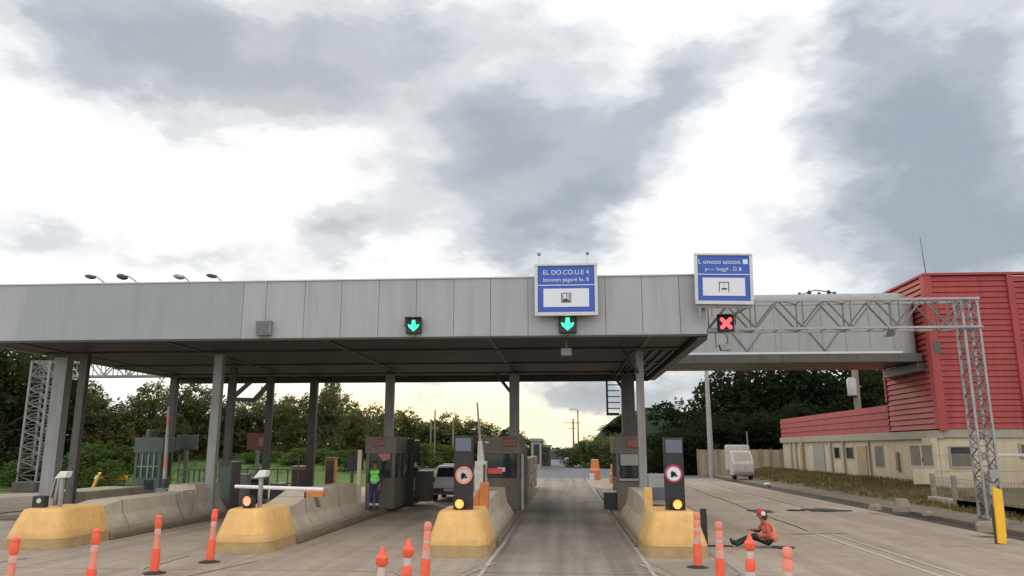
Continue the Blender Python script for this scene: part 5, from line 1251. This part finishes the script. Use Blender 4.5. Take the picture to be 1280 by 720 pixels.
# cloud over the rest of the dome (behind and above the viewer)
far = mth('MULTIPLY', mth('SUBTRACT', noise_(2.2,6,(2,2,2),1.5), .42), 1.2)
fr = N.new('ShaderNodeMapRange'); fr.inputs[1].default_value = .25; fr.inputs[2].default_value = -.2; L.new(Y_, fr.inputs[0])
tot = mth('ADD', tot, mth('MULTIPLY', mth('MAXIMUM', far, 0), fr.outputs[0]))
tex = mth('SUBTRACT', noise_(5,9,(4,4,1),2.2,.6,.3), .5); tex2 = mth('SUBTRACT', noise_(16,7,(7,1,3),2.0,.6), .5)
tot = mth('SUBTRACT', mth('MULTIPLY_ADD', tex2, .32, mth('MULTIPLY_ADD', tex, .46, tot)), .17)
cr = N.new('ShaderNodeValToRGB'); L.new(tot, cr.inputs[0]); E_ = cr.color_ramp; E_.interpolation = 'EASE'
E_.elements[0].position = .05; E_.elements[0].color = (1.06,1.06,1.06,1); E_.elements[1].position = 1.0; E_.elements[1].color = (.36,.415,.48,1)
for pos, c_ in ((.17,(.88,.90,.92,1)),(.38,(.655,.695,.74,1)),(.66,(.46,.51,.57,1))):
    e = E_.elements.new(pos); e.color = c_
# evening glow low behind the middle of the plaza
a0, e0 = ae(560, 530)
du = mth('DIVIDE', mth('SUBTRACT', azw, a0), .25); dv = mth('DIVIDE', mth('SUBTRACT', el, R(1.2)), .058)
gl_ = mth('POWER', 2.718, mth('MULTIPLY', mth('ADD', mth('MULTIPLY', du, du), mth('MULTIPLY', dv, dv)), -1))
gl_ = mth('MULTIPLY', mth('MULTIPLY', gl_, 1.4, clamp=True), mth('SUBTRACT', 1, mth('MULTIPLY', mth('MULTIPLY', tot, 1.6, clamp=True), .85)))
mx = N.new('ShaderNodeMix'); mx.data_type = 'RGBA'; L.new(gl_, mx.inputs[0]); L.new(cr.outputs[0], mx.inputs[6]); mx.inputs[7].default_value = (1.5,1.24,.76,1)
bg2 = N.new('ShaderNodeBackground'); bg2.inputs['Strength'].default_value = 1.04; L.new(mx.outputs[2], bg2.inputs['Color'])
br = N.new('ShaderNodeMapRange'); br.inputs[1].default_value = .25; br.inputs[2].default_value = -.45; br.inputs[3].default_value = 1.04; br.inputs[4].default_value = 1.5; L.new(Y_, br.inputs[0]); L.new(br.outputs[0], bg2.inputs['Strength'])  # unseen sky behind the camera brightened as added fill for fronts and ground
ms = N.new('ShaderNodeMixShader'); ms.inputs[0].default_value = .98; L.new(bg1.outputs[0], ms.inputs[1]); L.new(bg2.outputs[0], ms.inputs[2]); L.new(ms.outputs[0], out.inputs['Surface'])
# ------------------------------------------------------------------ SUN (veiled)
sd = bpy.data.lights.new('sun','SUN'); sd.energy = .8; sd.angle = R(14); sd.color = (1,.9,.76)
so = bpy.data.objects.new('sun', sd); C.objects.link(so)
d = Vector((math.sin(SUN_AZ)*math.cos(SUN_EL), math.cos(SUN_AZ)*math.cos(SUN_EL), math.sin(SUN_EL)))
so.rotation_euler = d.to_track_quat('Z','Y').to_euler(); so.location = (0,0,30)
# ------------------------------------------------------------------ CAMERA
cd = bpy.data.cameras.new('camera'); cd.sensor_width = 36; cd.lens = 36*F/1280; cd.clip_end = 3000; cd.clip_start = .1
co = bpy.data.objects.new('camera', cd); C.objects.link(co); co.location = (0,0,CAMH); co.rotation_euler = (math.pi/2+PITCH, 0, YAW)
sc = bpy.context.scene; sc.camera = co
sc.view_settings.view_transform = 'Standard'; sc.view_settings.look = 'None'; sc.view_settings.exposure = 0; sc.view_settings.gamma = 1
sc.render.engine = 'CYCLES'; sc.cycles.max_bounces = 6
